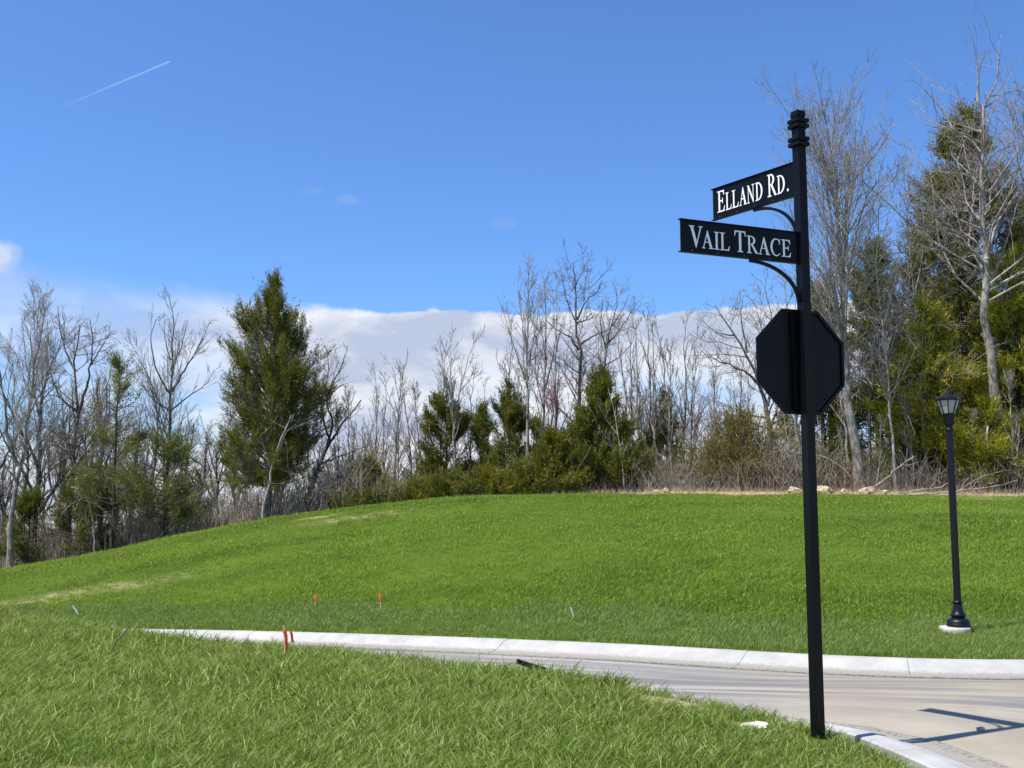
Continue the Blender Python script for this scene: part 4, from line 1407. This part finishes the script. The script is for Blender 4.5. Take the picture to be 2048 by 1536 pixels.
hero_tree('pale slender tree with feathery top left of the twisted tree', 38.2, [([(1860, 985), (1850, 880), (1842, 780), (1836, 690), (1830, 620), (1824, 540), (1815, 460), (1812, 390), (1822, 330), (1830, 290)], .09, .010, 0), ([(1833, 650), (1812, 590), (1800, 540)], .04, .008, -.6), ([(1828, 590), (1845, 520), (1850, 440), (1838, 370)], .045, .008, .6),
          ([(1818, 480), (1795, 420), (1780, 380)], .04, .008, .5), ([(1840, 740), (1858, 700), (1872, 650)], .03, .008, -.4), ([(1814, 420), (1830, 380), (1852, 340)], .03, .007, -.5)], 'oak', 44, 1.0, 'bark_light', 'twig')
hero_tree('dark leaning trunk with snagged twigs right of the stop sign', 39.5, [([(1740, 985), (1738, 900), (1742, 800), (1750, 700), (1752, 640), (1748, 570), (1738, 500), (1742, 440)], .085, .015, 0), ([(1752, 640), (1725, 600), (1705, 570)], .04, .01, -.5), ([(1750, 680), (1725, 650), (1712, 640)], .03, .01, .4), ([(1748, 570), (1775, 520), (1782, 470)], .04, .01, .5)], 'oak', 45, 1.0, 'bark_grey', 'twig')
hero_tree('huge twisted pale tree with bare limbs over the tall evergreen', 38.0, [([(2005, 990), (2000, 890), (1988, 760), (1975, 680), (1970, 600), (1974, 525), (1966, 430), (1962, 330), (1966, 250), (1972, 200), (1992, 140), (2000, 95)], .30, .02, 0),
          ([(1972, 530), (1945, 500), (1915, 475), (1890, 445), (1862, 432), (1838, 428)], .13, .015, -1), ([(1964, 380), (1935, 350), (1915, 345), (1912, 330)], .07, .012, -.8), ([(1966, 290), (1940, 275), (1915, 265), (1895, 258), (1850, 248)], .08, .012, -.5), ([(1905, 262), (1890, 225), (1868, 200), (1842, 170), (1838, 140)], .07, .012, .3),
          ([(1974, 520), (1990, 450), (2010, 420), (2040, 380), (2060, 340)], .12, .015, .8), ([(1964, 340), (1990, 300), (2040, 290), (2070, 270)], .07, .012, -.6), ([(1968, 240), (1952, 190), (1960, 150), (1955, 105)], .08, .012, .4), ([(1910, 262), (1908, 220), (1920, 190), (1910, 165)], .05, .01, -.5),
          ([(1974, 500), (2000, 450), (2030, 400), (2038, 370)], .06, .01, 1), ([(1935, 490), (1905, 440), (1895, 400), (1898, 370)], .04, .01, -.5), ([(1970, 215), (2005, 190), (2020, 170)], .05, .01, .6)], 'oak', 46, .45, 'bark_light', 'twig', tr0=.35)
hero_tree('crooked bare tree at the right edge above the evergreens', 40.0, [([(2085, 990), (2080, 800), (2075, 600), (2068, 450), (2060, 360), (2050, 290), (2045, 220)], .2, .02, 0), ([(2066, 400), (2035, 330), (2025, 260), (2030, 200)], .08, .012, .5), ([(2070, 480), (2040, 440), (2015, 420)], .06, .01, -.5), ([(2050, 290), (2035, 240), (2020, 200)], .05, .01, .8)], 'oak', 47, 1.0, 'bark_grey', 'twig')
hero_tree('redbud tree dotted with pink blossom beside the oak', 41.0, [([(1120, 985), (1126, 900), (1138, 840), (1150, 790), (1156, 740)], .05, .008, 0), ([(1126, 900), (1110, 840), (1098, 780), (1088, 720)], .035, .007, .4), ([(1138, 840), (1170, 790), (1180, 750)], .03, .007, -.4)], 'upright', 48, .9, 'bark_dark', 'twig_dark', name='redbud_tree')
rbt = bpy.data.objects['redbud_tree']
rg = np.random.default_rng(5)
bmsh = [o for o in rbt.children if o.name.startswith('branches')][0].data
co = np.empty(len(bmsh.vertices) * 3, dtype=np.float32)
bmsh.vertices.foreach_get('co', co)
co = co.reshape(-1, 3)
sel = co[rg.permutation(len(co))[:170]]
sel = sel[sel[:, 2] > 1.2]
C = np.repeat(sel, 5, 0) + rg.normal(0, .035, (len(sel) * 5, 3))
v, f = leaf_quads(C, unit(rg.normal(size=C.shape)), .05, .045, rg)
cm = mesh_np('blossom', v, [f])
attr_col(cm, 'tint', np.repeat(rg.uniform(0, 1, (len(C), 1)), 3, 0) * np.ones((1, 3)))
obj('blossom', cm, M['redbud'], rbt)['label'] = 'pink blossom on the twigs'

# --- rows of alike bare trees
TPL = {}
for key, h, sty, seed, dens, tk, tw in (('a', 11, 'vase', 51, .95, 'bark_grey', 'twig'), ('b', 10, 'upright', 52, .95, 'bark_grey', 'twig'), ('c', 12, 'oak', 53, 1.0, 'bark_dark', 'twig_dark'),
                                        ('s', 7, 'slender', 54, 1.1, 'bark_light', 'twig'), ('t', 7, 'slender', 55, 1.2, 'bark_light', 'twig'), ('u', 5.5, 'slender', 56, 1.3, 'bark_light', 'twig')):
    TPL[key] = auto_tree(h, sty, seed, dens, tk, tw, 'x', 'x')
first = set()


def row_tree(key, px, d, top_py, label, group, rz, name=None):
    b = at(px, 1000, d)
    b[2] = gz(b[0], b[1]) - .05
    h = float(at(px, top_py, d)[2]) - b[2]
    src = TPL[key]
    sc = h / src['h']
    if key not in first:
        first.add(key)
        src.location = tuple(b)
        src.scale = (sc, sc, sc)
        src.rotation_euler = (0, 0, rz)
        src['label'], src['group'] = label, group
        o_ = src
    else:
        o_ = copy_tree(src, b, sc, rz, label, group)
    return o_


rr_ = random.Random(8)
ORD = ['first', 'second', 'third', 'fourth', 'fifth', 'sixth', 'seventh', 'eighth', 'ninth', 'tenth', 'eleventh', 'twelfth', 'thirteenth', 'fourteenth', 'fifteenth', 'sixteenth', 'seventeenth', 'eighteenth', 'nineteenth', 'twentieth',
       'twenty-first', 'twenty-second', 'twenty-third', 'twenty-fourth', 'twenty-fifth', 'twenty-sixth']
LOOK = {'a': 'bare tree with rising fan crown', 'b': 'upright bare tree', 'c': 'dark crooked bare tree', 's': 'slim bare sapling', 't': 'thin wiry sapling', 'u': 'short thin sapling'}


def row(items, where, group):
    for n_, (key, px, d, tp) in enumerate(sorted(items, key=lambda q: q[1])):
        row_tree(key, px, d, tp, '%s, %s from left %s' % (LOOK[key], ORD[n_], where), group, rr_.uniform(0, 6.28))


row((('a', -25, 48, 625), ('b', 70, 47.5, 605), ('c', 45, 52, 660), ('a', 120, 50, 640), ('b', 210, 51, 668), ('a', 262, 49, 690), ('c', 395, 53, 720), ('b', 300, 55, 735),
                       ('a', 440, 51, 745), ('b', 170, 56, 720), ('c', -60, 50, 640), ('a', 20, 58, 740), ('b', 360, 60, 780), ('c', 90, 62, 770), ('a', 230, 62, 780), ('b', 470, 58, 800), ('c', 620, 54, 770), ('a', 560, 58, 800)), 'in the left wood', 'bare trees of the left wood')
row((('s', 745, 45, 740), ('t', 765, 48, 760), ('s', 780, 46.5, 735), ('u', 700, 47, 790), ('t', 825, 48, 745), ('u', 845, 46, 780), ('b', 735, 58, 820), ('a', 790, 60, 830), ('b', 850, 57, 800), ('a', 905, 60, 800), ('t', 870, 47, 700),
                       ('s', 940, 47, 740), ('a', 980, 58, 800), ('t', 975, 50, 770), ('u', 680, 44, 830), ('b', 1030, 60, 790)), 'just right of the big cedar', 'saplings right of the big cedar')
row((('t', 1025, 46, 640), ('s', 1110, 43, 590), ('u', 1190, 47, 660), ('t', 1255, 42, 650), ('s', 1272, 43.5, 640), ('t', 1290, 41, 655), ('s', 1305, 44, 630), ('t', 1322, 42, 648), ('s', 1338, 45, 660), ('u', 1350, 40.5, 700), ('t', 1365, 43, 640), ('s', 1384, 41.5, 665),
                       ('t', 1400, 44, 690), ('u', 1415, 40, 760), ('s', 1430, 43, 700), ('a', 1290, 56, 720), ('b', 1350, 58, 730), ('a', 1430, 55, 740), ('c', 1240, 57, 740), ('u', 1465, 40.5, 780), ('u', 1500, 41, 790), ('s', 1480, 45, 690), ('b', 1100, 60, 760), ('a', 1180, 58, 760)), 'between oak and stop sign', 'saplings left of the stop sign')
row((('s', 1600, 42, 560), ('t', 1650, 45, 480), ('s', 1765, 44, 420), ('t', 1700, 41, 600), ('u', 1830, 37.4, 800), ('u', 1752, 37.2, 840), ('s', 1880, 41, 480), ('u', 1935, 37.2, 830), ('u', 1690, 37.4, 860), ('u', 2030, 36.8, 760), ('t', 1905, 39, 640), ('u', 1640, 38, 800), ('s', 1590, 44, 640)), 'among the right evergreens', 'thin trees among the right evergreens')

# --- evergreens
cone = [(0, .5), (.1, 1.15), (.3, 1.15), (.55, .82), (.8, .38), (1, .04)]


def scaled(p, k):
    return [(a, b_ * k) for a, b_ in p]


cedar('soft green loose evergreen in the left wood', 228, 43.5, 712, [(0, .6), (.15, 1.8), (.35, 1.75), (.55, 1.35), (.75, .8), (1, .15)], .16, 95, 61, 'pine_soft', clump=(7, 24), leaf=(.16, .035), sig=.17, gap=.34, droop=.06, spread=(.7, .05), tint=(.1, .9))
cedar('low spreading dull evergreen at the foot of the fan-crowned tree', 330, 43.0, 868, [(0, .8), (.2, 2.1), (.5, 2.0), (.8, 1.2), (1, .3)], .12, 85, 62, 'pine_soft', clump=(5, 24), leaf=(.16, .04), sig=.18, gap=.30, spread=(.5, .05))
cedar('dull green evergreen low in the left wood beside the dead stem', 165, 44.5, 935, [(0, .8), (.3, 1.8), (.7, 1.3), (1, .3)], .10, 80, 63, 'cedar_dark', clump=(6, 24), leaf=(.16, .04), sig=.18, gap=.24, spread=(.5, .05))
cedar('small evergreen near the forked tree at the left edge', 62, 45.5, 985, [(0, .5), (.3, 1.3), (.7, .8), (1, .2)], .10, 50, 64, 'cedar_dark', clump=(7, 24), leaf=(.15, .04), sig=.16, gap=.26)
cedar('grey-green cedar with thin sapling in front, middle of the row', 893, 43.5, 765, scaled([(0, .6), (.12, 1.25), (.4, 1.2), (.7, .68), (.9, .25), (1, .05)], 1.25), .12, 95, 65, 'cedar', clump=(8, 24), leaf=(.14, .045), sig=.13, gap=.27, tint=(.0, .6))
cedar('smaller dim cedar between two taller cedars of the middle row', 965, 44.5, 812, scaled(cone, .85), .1, 60, 66, 'cedar_dark', clump=(8, 24), leaf=(.14, .045), sig=.13, gap=.25, tint=(.2, .9))
cedar('dark pointed cedar left of the very tall thin tree', 1016, 43.0, 762, scaled([(0, .5), (.2, 1.0), (.5, 1.0), (.75, .55), (1, .05)], 1.2), .14, 90, 67, 'cedar_dark', clump=(9, 26), leaf=(.14, .05), sig=.12, gap=.18)
cedar('large dark dense cedar below the oak', 1200, 40.0, 742, [(0, 1.1), (.1, 1.9), (.3, 1.65), (.5, 1.25), (.75, .62), (1, .05)], .03, 170, 68, 'cedar_dark', clump=(10, 30), leaf=(.14, .05), sig=.12, gap=.10, tint=(.1, .8))
cedar('low bushy olive-green cedar left of the large dark cedar', 1108, 39.2, 868, [(0, 1.0), (.2, 1.2), (.55, .75), (.85, .3), (1, .08)], .03, 110, 69, 'cedar', clump=(10, 28), leaf=(.13, .045), sig=.12, gap=.08, tint=(.1, .7))
cedar('narrow green cedar right of the large dark cedar', 1335, 44.0, 788, scaled(cone, .95), .1, 70, 70, 'cedar_dark', clump=(8, 26), leaf=(.14, .045), sig=.12, gap=.2, tint=(.2, .9))
cedar('hazy green cedar low behind the redbud', 1075, 45.0, 850, scaled(cone, 1.0), .1, 60, 71, 'cedar', clump=(7, 24), leaf=(.14, .045), sig=.14, gap=.26)
for px, d, tp, w, sd_, lab in ((772, 41.0, 988, 1.3, 72, 'leftmost dark juniper shrub on the hill shoulder'), (838, 40.3, 976, 1.2, 73, 'rounded juniper shrub second from left on the hill shoulder'), (905, 39.8, 958, 1.2, 74, 'brown-green juniper shrub third from left on the hill shoulder'),
                               (972, 39.4, 945, 1.2, 75, 'juniper shrub below the dark pointed cedar'), (1040, 39.0, 930, 1.1, 76, 'juniper shrub left of the low bushy cedar'), (735, 42.5, 925, 1.3, 77, 'dim juniper among saplings behind the hill shoulder')):
    cedar(lab, px, d, tp, [(0, 1.0 * w), (.3, .95 * w), (.7, .5 * w), (1, .08)], .02, 75, sd_, 'cedar' if sd_ % 2 else 'cedar_dark', 'juniper shrubs along the hill shoulder', 'juniper_shrub', 'shrub', clump=(8, 26), leaf=(.12, .04), sig=.13, gap=.08, tint=(.1, .85), spread=(1.1, .5))
cedar('wide olive-brown bush left of the stop sign post', 1490, 39.8, 830, [(0, 1.7), (.25, 2.4), (.6, 1.9), (.85, 1.1), (1, .4)], .02, 150, 78, 'olive', None, 'olive_bush', 'bush', clump=(6, 20), leaf=(.13, .035), sig=.2, gap=.26, spread=(1.1, .4), tint=(.1, .9))
cedar('small olive bush right behind the sign post foot', 1655, 38.4, 900, [(0, .8), (.3, 1.1), (.7, .8), (1, .2)], .02, 60, 79, 'olive', None, 'olive_bush', 'bush', clump=(6, 20), leaf=(.12, .035), sig=.18, gap=.26, spread=(1.0, .3), tint=(.2, .9))
cedar('tallest evergreen, dark cone behind the twisted pale tree', 1950, 42.5, 212, [(0, 2.0), (.15, 2.8), (.35, 3.0), (.5, 2.7), (.62, 2.4), (.75, 1.9), (.86, 1.2), (.95, .55), (1, .12)], .10, 330, 81, 'cedar', clump=(9, 30), leaf=(.18, .06), sig=.17, gap=.15, tint=(.0, .68), droop=.02, spread=(.7, .2))
cedar('yellow-green evergreen with feathery sprays just left of the lamp', 1868, 38.6, 610, [(0, 1.2), (.15, 1.75), (.4, 1.75), (.65, 1.3), (.85, .8), (1, .25)], .06, 165, 82, 'cedar_yellow', clump=(8, 28), leaf=(.15, .045), sig=.15, gap=.22, droop=.05, spread=(.6, .0), tint=(.05, .9))
cedar('yellow-green evergreen at the right edge beside the twisted trunk', 2045, 39.2, 500, [(0, 1.2), (.15, 1.9), (.4, 2.0), (.65, 1.5), (.85, .8), (1, .25)], .06, 190, 83, 'cedar_yellow', clump=(8, 28), leaf=(.15, .045), sig=.15, gap=.2, droop=.05, spread=(.6, .0), tint=(.0, .8))
cedar('deep green evergreen in shade between the two tall bare trees', 1765, 43.5, 490, [(0, 1.2), (.15, 2.0), (.4, 2.0), (.65, 1.4), (.85, .8), (1, .2)], .05, 200, 84, 'cedar_dark', clump=(8, 28), leaf=(.17, .05), sig=.17, gap=.2, tint=(.1, .8), droop=.03, spread=(.6, .1))
cedar('deep green evergreen peeping out behind the stop sign', 1655, 45.0, 575, [(0, 1.2), (.2, 1.8), (.5, 1.6), (.8, .8), (1, .2)], .05, 130, 85, 'cedar_dark', clump=(8, 28), leaf=(.17, .05), sig=.17, gap=.2, tint=(.2, .9))
cedar('dark evergreen filling the wood behind the lamp', 1880, 46.0, 430, [(0, 1.5), (.2, 2.5), (.5, 2.2), (.8, 1.1), (1, .2)], .05, 220, 86, 'cedar_dark', clump=(8, 28), leaf=(.19, .06), sig=.19, gap=.16, tint=(.1, .8), droop=.03)
cedar('dark evergreen at the right edge behind the yellow-green one', 2090, 45.0, 380, [(0, 1.8), (.2, 2.6), (.5, 2.3), (.8, 1.2), (1, .2)], .05, 200, 87, 'cedar', clump=(8, 28), leaf=(.19, .06), sig=.19, gap=.16, tint=(.0, .7))
cedar('low yellow-green evergreen branches right of the lamp post', 1985, 37.3, 800, [(0, 1.0), (.3, 1.5), (.7, 1.0), (1, .3)], .03, 80, 88, 'cedar_yellow', clump=(7, 24), leaf=(.14, .04), sig=.16, gap=.3, droop=.06, spread=(.5, -.05), tint=(.0, .8))
cedar('low dull evergreen under the slender pale sapling', 1800, 39.8, 820, [(0, .9), (.3, 1.4), (.7, .9), (1, .3)], .03, 75, 89, 'cedar_yellow', clump=(6, 24), leaf=(.14, .04), sig=.17, gap=.32, droop=.04, spread=(.6, .0), tint=(.0, .6))

# ------------------------------------------------------------------ undergrowth and debris at the wood's edge
rng = np.random.default_rng(77)


def thicket(name, n, xr, back, hr, mat, seed, kids=1.6, wfun=None):
    rng = np.random.default_rng(seed)
    x = rng.uniform(xr[0], xr[1], n)
    y = crest(x)[0] + rng.uniform(back[0], back[1], n)
    h = rng.uniform(hr[0], hr[1], n) * rng.uniform(.5, 1, n) * (.65 + .35 * np.sin(x * 1.1) * np.sin(x * .37 + 1))
    z = height(x, y) - .05
    k = 4
    P = np.empty((n, k, 3))
    P[:, 0] = np.stack([x, y, z], 1)
    d = unit(np.stack([rng.normal(0, .28, n), rng.normal(0, .28, n), np.ones(n)], 1))
    for j in range(1, k):
        d = unit(d + rng.normal(0, .16, (n, 3)))
        P[:, j] = P[:, j - 1] + d * (h / (k - 1))[:, None]
    Rd = (.0045 + .0055 * h)[:, None] * np.linspace(1, .45, k)[None]
    C2, R2 = grow(P, Rd, kids * .85, (.25, 1), (.7, .25), .45, 3, .2, .05, rng, .7, .004, .15)
    v1, f1 = tubes(P, Rd, 3)
    v2, f2 = tubes(C2, R2, 3)
    me = mesh_np(name, np.concatenate([v1, v2]), [f1, f2 + len(v1)], True)
    return tag(obj(name, me, M[mat]), kind='stuff')


tag(thicket('undergrowth', 6500, (-28, -4), (1.0, 9), (1.0, 4.2), 'brush', 1, 1.7), 'tangled brown undergrowth under the left wood', 'undergrowth')
tag(thicket('undergrowth', 3000, (-4, 6), (1.2, 8), (.6, 2.6), 'brush', 2, 1.7), 'brown undergrowth behind the crest in the middle', 'undergrowth')
tag(thicket('undergrowth', 5500, (4, 24), (.9, 7), (.6, 3.2), 'brush', 3, 1.7), 'dry brush along the foot of the right wood', 'undergrowth')
tag(thicket('undergrowth', 4200, (-30, 26), (5, 16), (1.5, 5.0), 'twig_dark', 4, 1.5), 'dark brushwood deep in the wood', 'undergrowth')
# dry grass fringe
n = 6000
x = rng.uniform(-2, 22, n)
y = crest(x)[0] + np.abs(rng.normal(.9, .6, n)) + .15
P0 = np.stack([x, y, height(x, y)], 1)
D = unit(np.stack([rng.normal(0, .4, n), rng.normal(0, .4, n), np.ones(n)], 1))
v, f = leaf_quads(P0 + D * .1, D, .26, .012, rng)
me = mesh_np('dry_grass', v, [f])
tag(obj('dry_grass', me, mat_plain('dry_grass', (.46, .37, .22), .9, .25, 3)), 'thin fringe of dry straw-coloured grass below the wood', 'dry grass', None, 'stuff')

k_ = 0
for px, py, r_, lab in ((1594, 988, .20, 'tan rock just left of the sign post at the wood edge'), (1650, 986, .24, 'broad tan rock just right of the sign post at the wood edge'), (1733, 984, .22, 'pointed tan rock at the foot of the fallen pole'), (1690, 989, .14, 'small tan rock between two larger ones near the tallest tree'),
                        (1340, 984, .13, 'small pale rock at the crest left of the sign post'), (1322, 987, .10, 'tiny pale rock at the crest, leftmost of them'), (1765, 989, .12, 'low tan rock right of the pointed one')):
    x_ = at(px, py, 36.6)[0]
    y_ = float(crest(np.array([x_]))[0][0]) + .9
    tag(obj('rock', rock_mesh('rock', r_, 20 + k_, .8), M['rock'], None, (x_, y_, gz(x_, y_) + r_ * .25)), lab, 'rock', 'rocks along the wood edge')
    k_ += 1
for pts, d, r_, mt, lab in (([(1785, 995), (1850, 988), (1900, 984), (1960, 978)], 35.9, .045, 'bark_white', 'long pale log lying flat behind the lamp post'),
                            ([(1790, 992), (1830, 982), (1880, 976), (1905, 962)], 36.2, .035, 'bark_light', 'grey fallen branch resting over the pale log'),
                            ([(1733, 982), (1765, 965), (1790, 938), (1830, 912)], 36.6, .035, 'bark_white', 'slanting pale dead pole right of the tallest tree'),
                            ([(1915, 985), (1945, 962), (1975, 950), (2020, 938)], 36.2, .028, 'bark_light', 'fallen branch slanting up right of the lamp post'),
                            ([(1900, 992), (1930, 978), (1985, 975), (2035, 960)], 35.8, .025, 'bark_light', 'lowest fallen branch right of the lamp post'),
                            ([(1975, 852), (1972, 885), (1985, 915), (2020, 945), (2050, 955)], 36.4, .035, 'bark_white', 'pale curving dead branch hanging beside the twisted trunk'),
                            ([(1700, 955), (1680, 930), (1650, 912), (1560, 900)], 37.2, .028, 'bark_white', 'pale branch arching left behind the sign post'),
                            ([(990, 978), (1015, 970), (1040, 958)], 38.6, .03, 'bark_light', 'pale short branch lying in front of the juniper shrubs'),
                            ([(2025, 985), (2035, 900), (2040, 840)], 36.6, .022, 'bark_white', 'thin white dead stem standing at the right edge')):
    w = np.array([at(px, py, d) for px, py in pts])
    w[:, 2] = np.maximum(w[:, 2], height(w[:, 0], w[:, 1]) + r_ * .8)
    p = smooth_poly(w, 14) + np.random.default_rng(int(d * 10) + len(lab)).normal(0, r_ * .5, (14, 3))
    o_ = w[0].copy()
    rad_ = np.linspace(r_, r_ * .45, 14)
    v, f = tubes((p - o_)[None], rad_[None], 6)
    bv, bf = branch_set((p - o_)[None], rad_[None], 'oak', np.random.default_rng(len(lab)), .35, .3)
    root = tag(empty('fallen_branch', o_), lab, 'branch')
    a_ = mesh_np('stem', v, [f], True)
    obj('stem', a_, M[mt], root)
    obj('twigs', mesh_np('twigs', bv, [bf], True), M['twig'], root)
# ------------------------------------------------------------------ grass
def tuft(name, n, rad, hr, wd, bend, seed, segs, mat):
    """a tuft of single curved blades"""
    rng = np.random.default_rng(seed)
    r = rad * np.sqrt(rng.uniform(0, 1, n))
    a = rng.uniform(0, 2 * np.pi, n)
    base = np.stack([r * np.cos(a), r * np.sin(a), np.full(n, -.01)], 1)
    az = rng.normal(.2, 1.6, n)                        # most blades lean to +x: the wind
    d = unit(np.stack([np.cos(az) * .45, np.sin(az) * .45, np.ones(n)], 1))
    side = unit(np.cross(d, rng.normal(size=(n, 3))))
    h = rng.uniform(hr[0], hr[1], n)
    bd = rng.uniform(.3, 1.0, n) * bend
    pts = [base]
    dd = d
    out_ = np.stack([np.cos(az), np.sin(az), np.zeros(n)], 1)
    for j in range(segs):
        pts.append(pts[-1] + dd * (h / segs)[:, None])
        dd = unit(dd + out_ * (bd / segs)[:, None] * 1.6 - np.array([0, 0, 1]) * (bd / segs)[:, None] * .55)
    w = wd * rng.uniform(.6, 1.25, n)
    vs_, per = [], 2 * segs + 1
    for j in range(segs):
        k = (1.0, .95, .7, .5)[j] if segs > 1 else 1
        vs_ += [pts[j] - side * (w * k / 2)[:, None], pts[j] + side * (w * k / 2)[:, None]]
    vs_.append(pts[-1])
    v = np.stack(vs_, 1).reshape(-1, 3)
    b = np.arange(n)[:, None] * per
    quads = np.concatenate([b + np.array([[2 * j, 2 * j + 1, 2 * j + 3, 2 * j + 2]]) for j in range(segs - 1)]) if segs > 1 else np.zeros((0, 4), int)
    tris = b + np.array([[2 * segs - 2, 2 * segs - 1, 2 * segs]])
    me = mesh_np(name, v, [quads, tris], True)
    tint = np.repeat(np.stack([rng.uniform(0, 1, n), rng.uniform(0, 1, n), np.zeros(n)], 1), per, 0)
    attr_col(me, 'tint', tint)
    me.materials.append(M[mat])
    return bpy.data.objects.new(name, me)


def scatter(name, pts, rot, scl, protos, label):
    """one 'stuff' object: a cloud of points carrying instanced tufts (geometry nodes)"""
    coll = bpy.data.collections.new(name + '_tufts')
    for p in protos:
        coll.objects.link(p)
    me = bpy.data.meshes.new(name)
    me.vertices.add(len(pts))
    me.vertices.foreach_set('co', np.asarray(pts, np.float32).ravel())
    a = me.attributes.new('rot', 'FLOAT_VECTOR', 'POINT')
    a.data.foreach_set('vector', np.asarray(rot, np.float32).ravel())
    a = me.attributes.new('scl', 'FLOAT_VECTOR', 'POINT')
    a.data.foreach_set('vector', np.asarray(scl, np.float32).ravel())
    a = me.attributes.new('pick', 'INT', 'POINT')
    a.data.foreach_set('value', (np.arange(len(pts)) * 7919 % len(protos)).astype(np.int32))
    o = bpy.data.objects.new(name, me)
    COL.objects.link(o)
    ng = bpy.data.node_groups.new(name, 'GeometryNodeTree')
    ng.interface.new_socket('Geometry', in_out='INPUT', socket_type='NodeSocketGeometry')
    ng.interface.new_socket('Geometry', in_out='OUTPUT', socket_type='NodeSocketGeometry')
    N_, L_ = ng.nodes, ng.links
    gi, go = N_.new('NodeGroupInput'), N_.new('NodeGroupOutput')
    ci = N_.new('GeometryNodeCollectionInfo')
    ci.inputs['Collection'].default_value = coll
    ci.inputs['Separate Children'].default_value = True
    ci.inputs['Reset Children'].default_value = True
    ip = N_.new('GeometryNodeInstanceOnPoints')
    ip.inputs['Pick Instance'].default_value = True

    def named(nm, typ):
        q = N_.new('GeometryNodeInputNamedAttribute')
        q.data_type = typ
        q.inputs['Name'].default_value = nm
        return [s for s in q.outputs if s.enabled][0]
    L_.new(gi.outputs[0], ip.inputs['Points'])
    L_.new(ci.outputs[0], ip.inputs['Instance'])
    L_.new(named('pick', 'INT'), ip.inputs['Instance Index'])
    e2r = N_.new('FunctionNodeEulerToRotation')
    L_.new(named('rot', 'FLOAT_VECTOR'), e2r.inputs[0])
    L_.new(e2r.outputs[0], ip.inputs['Rotation'])
    L_.new(named('scl', 'FLOAT_VECTOR'), ip.inputs['Scale'])
    L_.new(ip.outputs[0], go.inputs[0])
    md = o.modifiers.new('scatter', 'NODES')
    md.node_group = ng
    return tag(o, label, 'grass', None, 'stuff')


rng = np.random.default_rng(99)
# lawn by the camera
n = 44000
y = rng.uniform(2.6, 14.5, n)
x = rng.uniform(-9, 3.2, n)
keep = (np.abs(x) < .56 * y + 1.6)
x, y = x[keep], y[keep]
sN = dist_near(x, y)
yF = np.interp(x, fx_, fy_)
keep = (sN > .72 + rng.uniform(0, .08, len(x))) & (y < yF - 1)
keep &= rng.uniform(0, 1, len(x)) > straw(x, y) * .93
keep &= np.hypot((x - PX + .03) * 1.2, y - PY + .16) > .17
keep &= rng.uniform(0, 1, len(x)) < np.interp(y, [3, 6, 9, 12], [1, 1, .85, .6])
x, y = x[keep], y[keep]
z = height(x, y)
sw = np.sin(x * 1.1 + .8 * np.sin(y * .9)) * np.sin(y * 1.35 + .6 * x + 1)          # wind-combed swirls
comb = np.clip(sw, 0, 1) ** 1.2
rz = .5 * sw + rng.normal(0, .8, len(x)) + .2
rx = -.06 + rng.normal(0, .10, len(x))
ry = .08 + .5 * comb + rng.normal(0, .2, len(x))
big = np.where(y > 8.6, 1.3, np.interp(dist_near(x, y), [.7, 1.1], [.75, 1.0])) * rng.uniform(.72, 1.2, len(x)) * (1 + .2 * comb) * (1 - .35 * np.clip(straw(x, y) * 1.5, 0, 1))
pr = [tuft('grass_tuft', 19, .06, (.035, .140), .0058, 1.0, 300 + i, 4, 'grass') for i in range(8)]
scatter('lawn_grass', np.stack([x, y, z], 1), np.stack([rx, ry, rz], 1), np.stack([big, big, big], 1), pr, 'long bright green grass of the lawn in the foreground')
print('lawn tufts', len(x))
# verge and hill
n = 90000
u = rng.uniform(0, 1, n)
y = 11.2 + (45 - 11.2) * u ** 1.35
x = rng.uniform(-1, 1, n) * (.53 * y + 2.5)
yF, cF = np.interp(x, fx_, fy_), np.interp(x, fx_, cosF)
sF = (y - yF) * cF
yc, _ = crest(x)
keep = (sF > .03) & (y < yc + 1.2) & (rng.uniform(0, 1, n) > cover_soil(x, y) * 1.05) & (rng.uniform(0, 1, n) > straw(x, y) * .92)
x, y, sF = x[keep], y[keep], sF[keep]
z = height(x, y)
sc_ = rng.uniform(.7, 1.15, len(x)) * np.where(sF < 2.6, .95, 1.0) * np.interp(sF, [0, .25], [.6, 1]) * (1 + .25 * np.clip(wob(x * .5, y * .5), -1, 1))
sxy = np.interp(y, [12, 38], [.9, 1.35])
pr = [tuft('hill_tuft', 40, .16, (.03, .085), .0055, .8, 400 + i, 2, 'grass_hill') for i in range(6)]
verge = sF < 2.5 + .35 * np.sin(x * 1.3) + .2 * np.sin(x * 3.7)
rot_ = np.stack([rng.normal(0, .1, len(x)), .1 + rng.normal(0, .12, len(x)), rng.normal(.2, .7, len(x))], 1)
scl_ = np.stack([sc_ * sxy, sc_ * sxy, sc_], 1)
pts_ = np.stack([x, y, z], 1)
scatter('verge_grass', pts_[verge], rot_[verge], scl_[verge] * np.array([1, 1, 1.15]), [tuft('verge_tuft', 40, .16, (.03, .095), .0058, .8, 500 + i, 2, 'grass_verge') for i in range(6)], 'paler mown grass of the verge just beyond the road kerb')
x, y, z = x[~verge], y[~verge], z[~verge]
rot_, scl_ = rot_[~verge], scl_[~verge]
scatter('hill_grass', np.stack([x, y, z], 1), rot_, scl_, pr, 'green grass covering the hill beyond the road')
print('hill tufts', len(x))
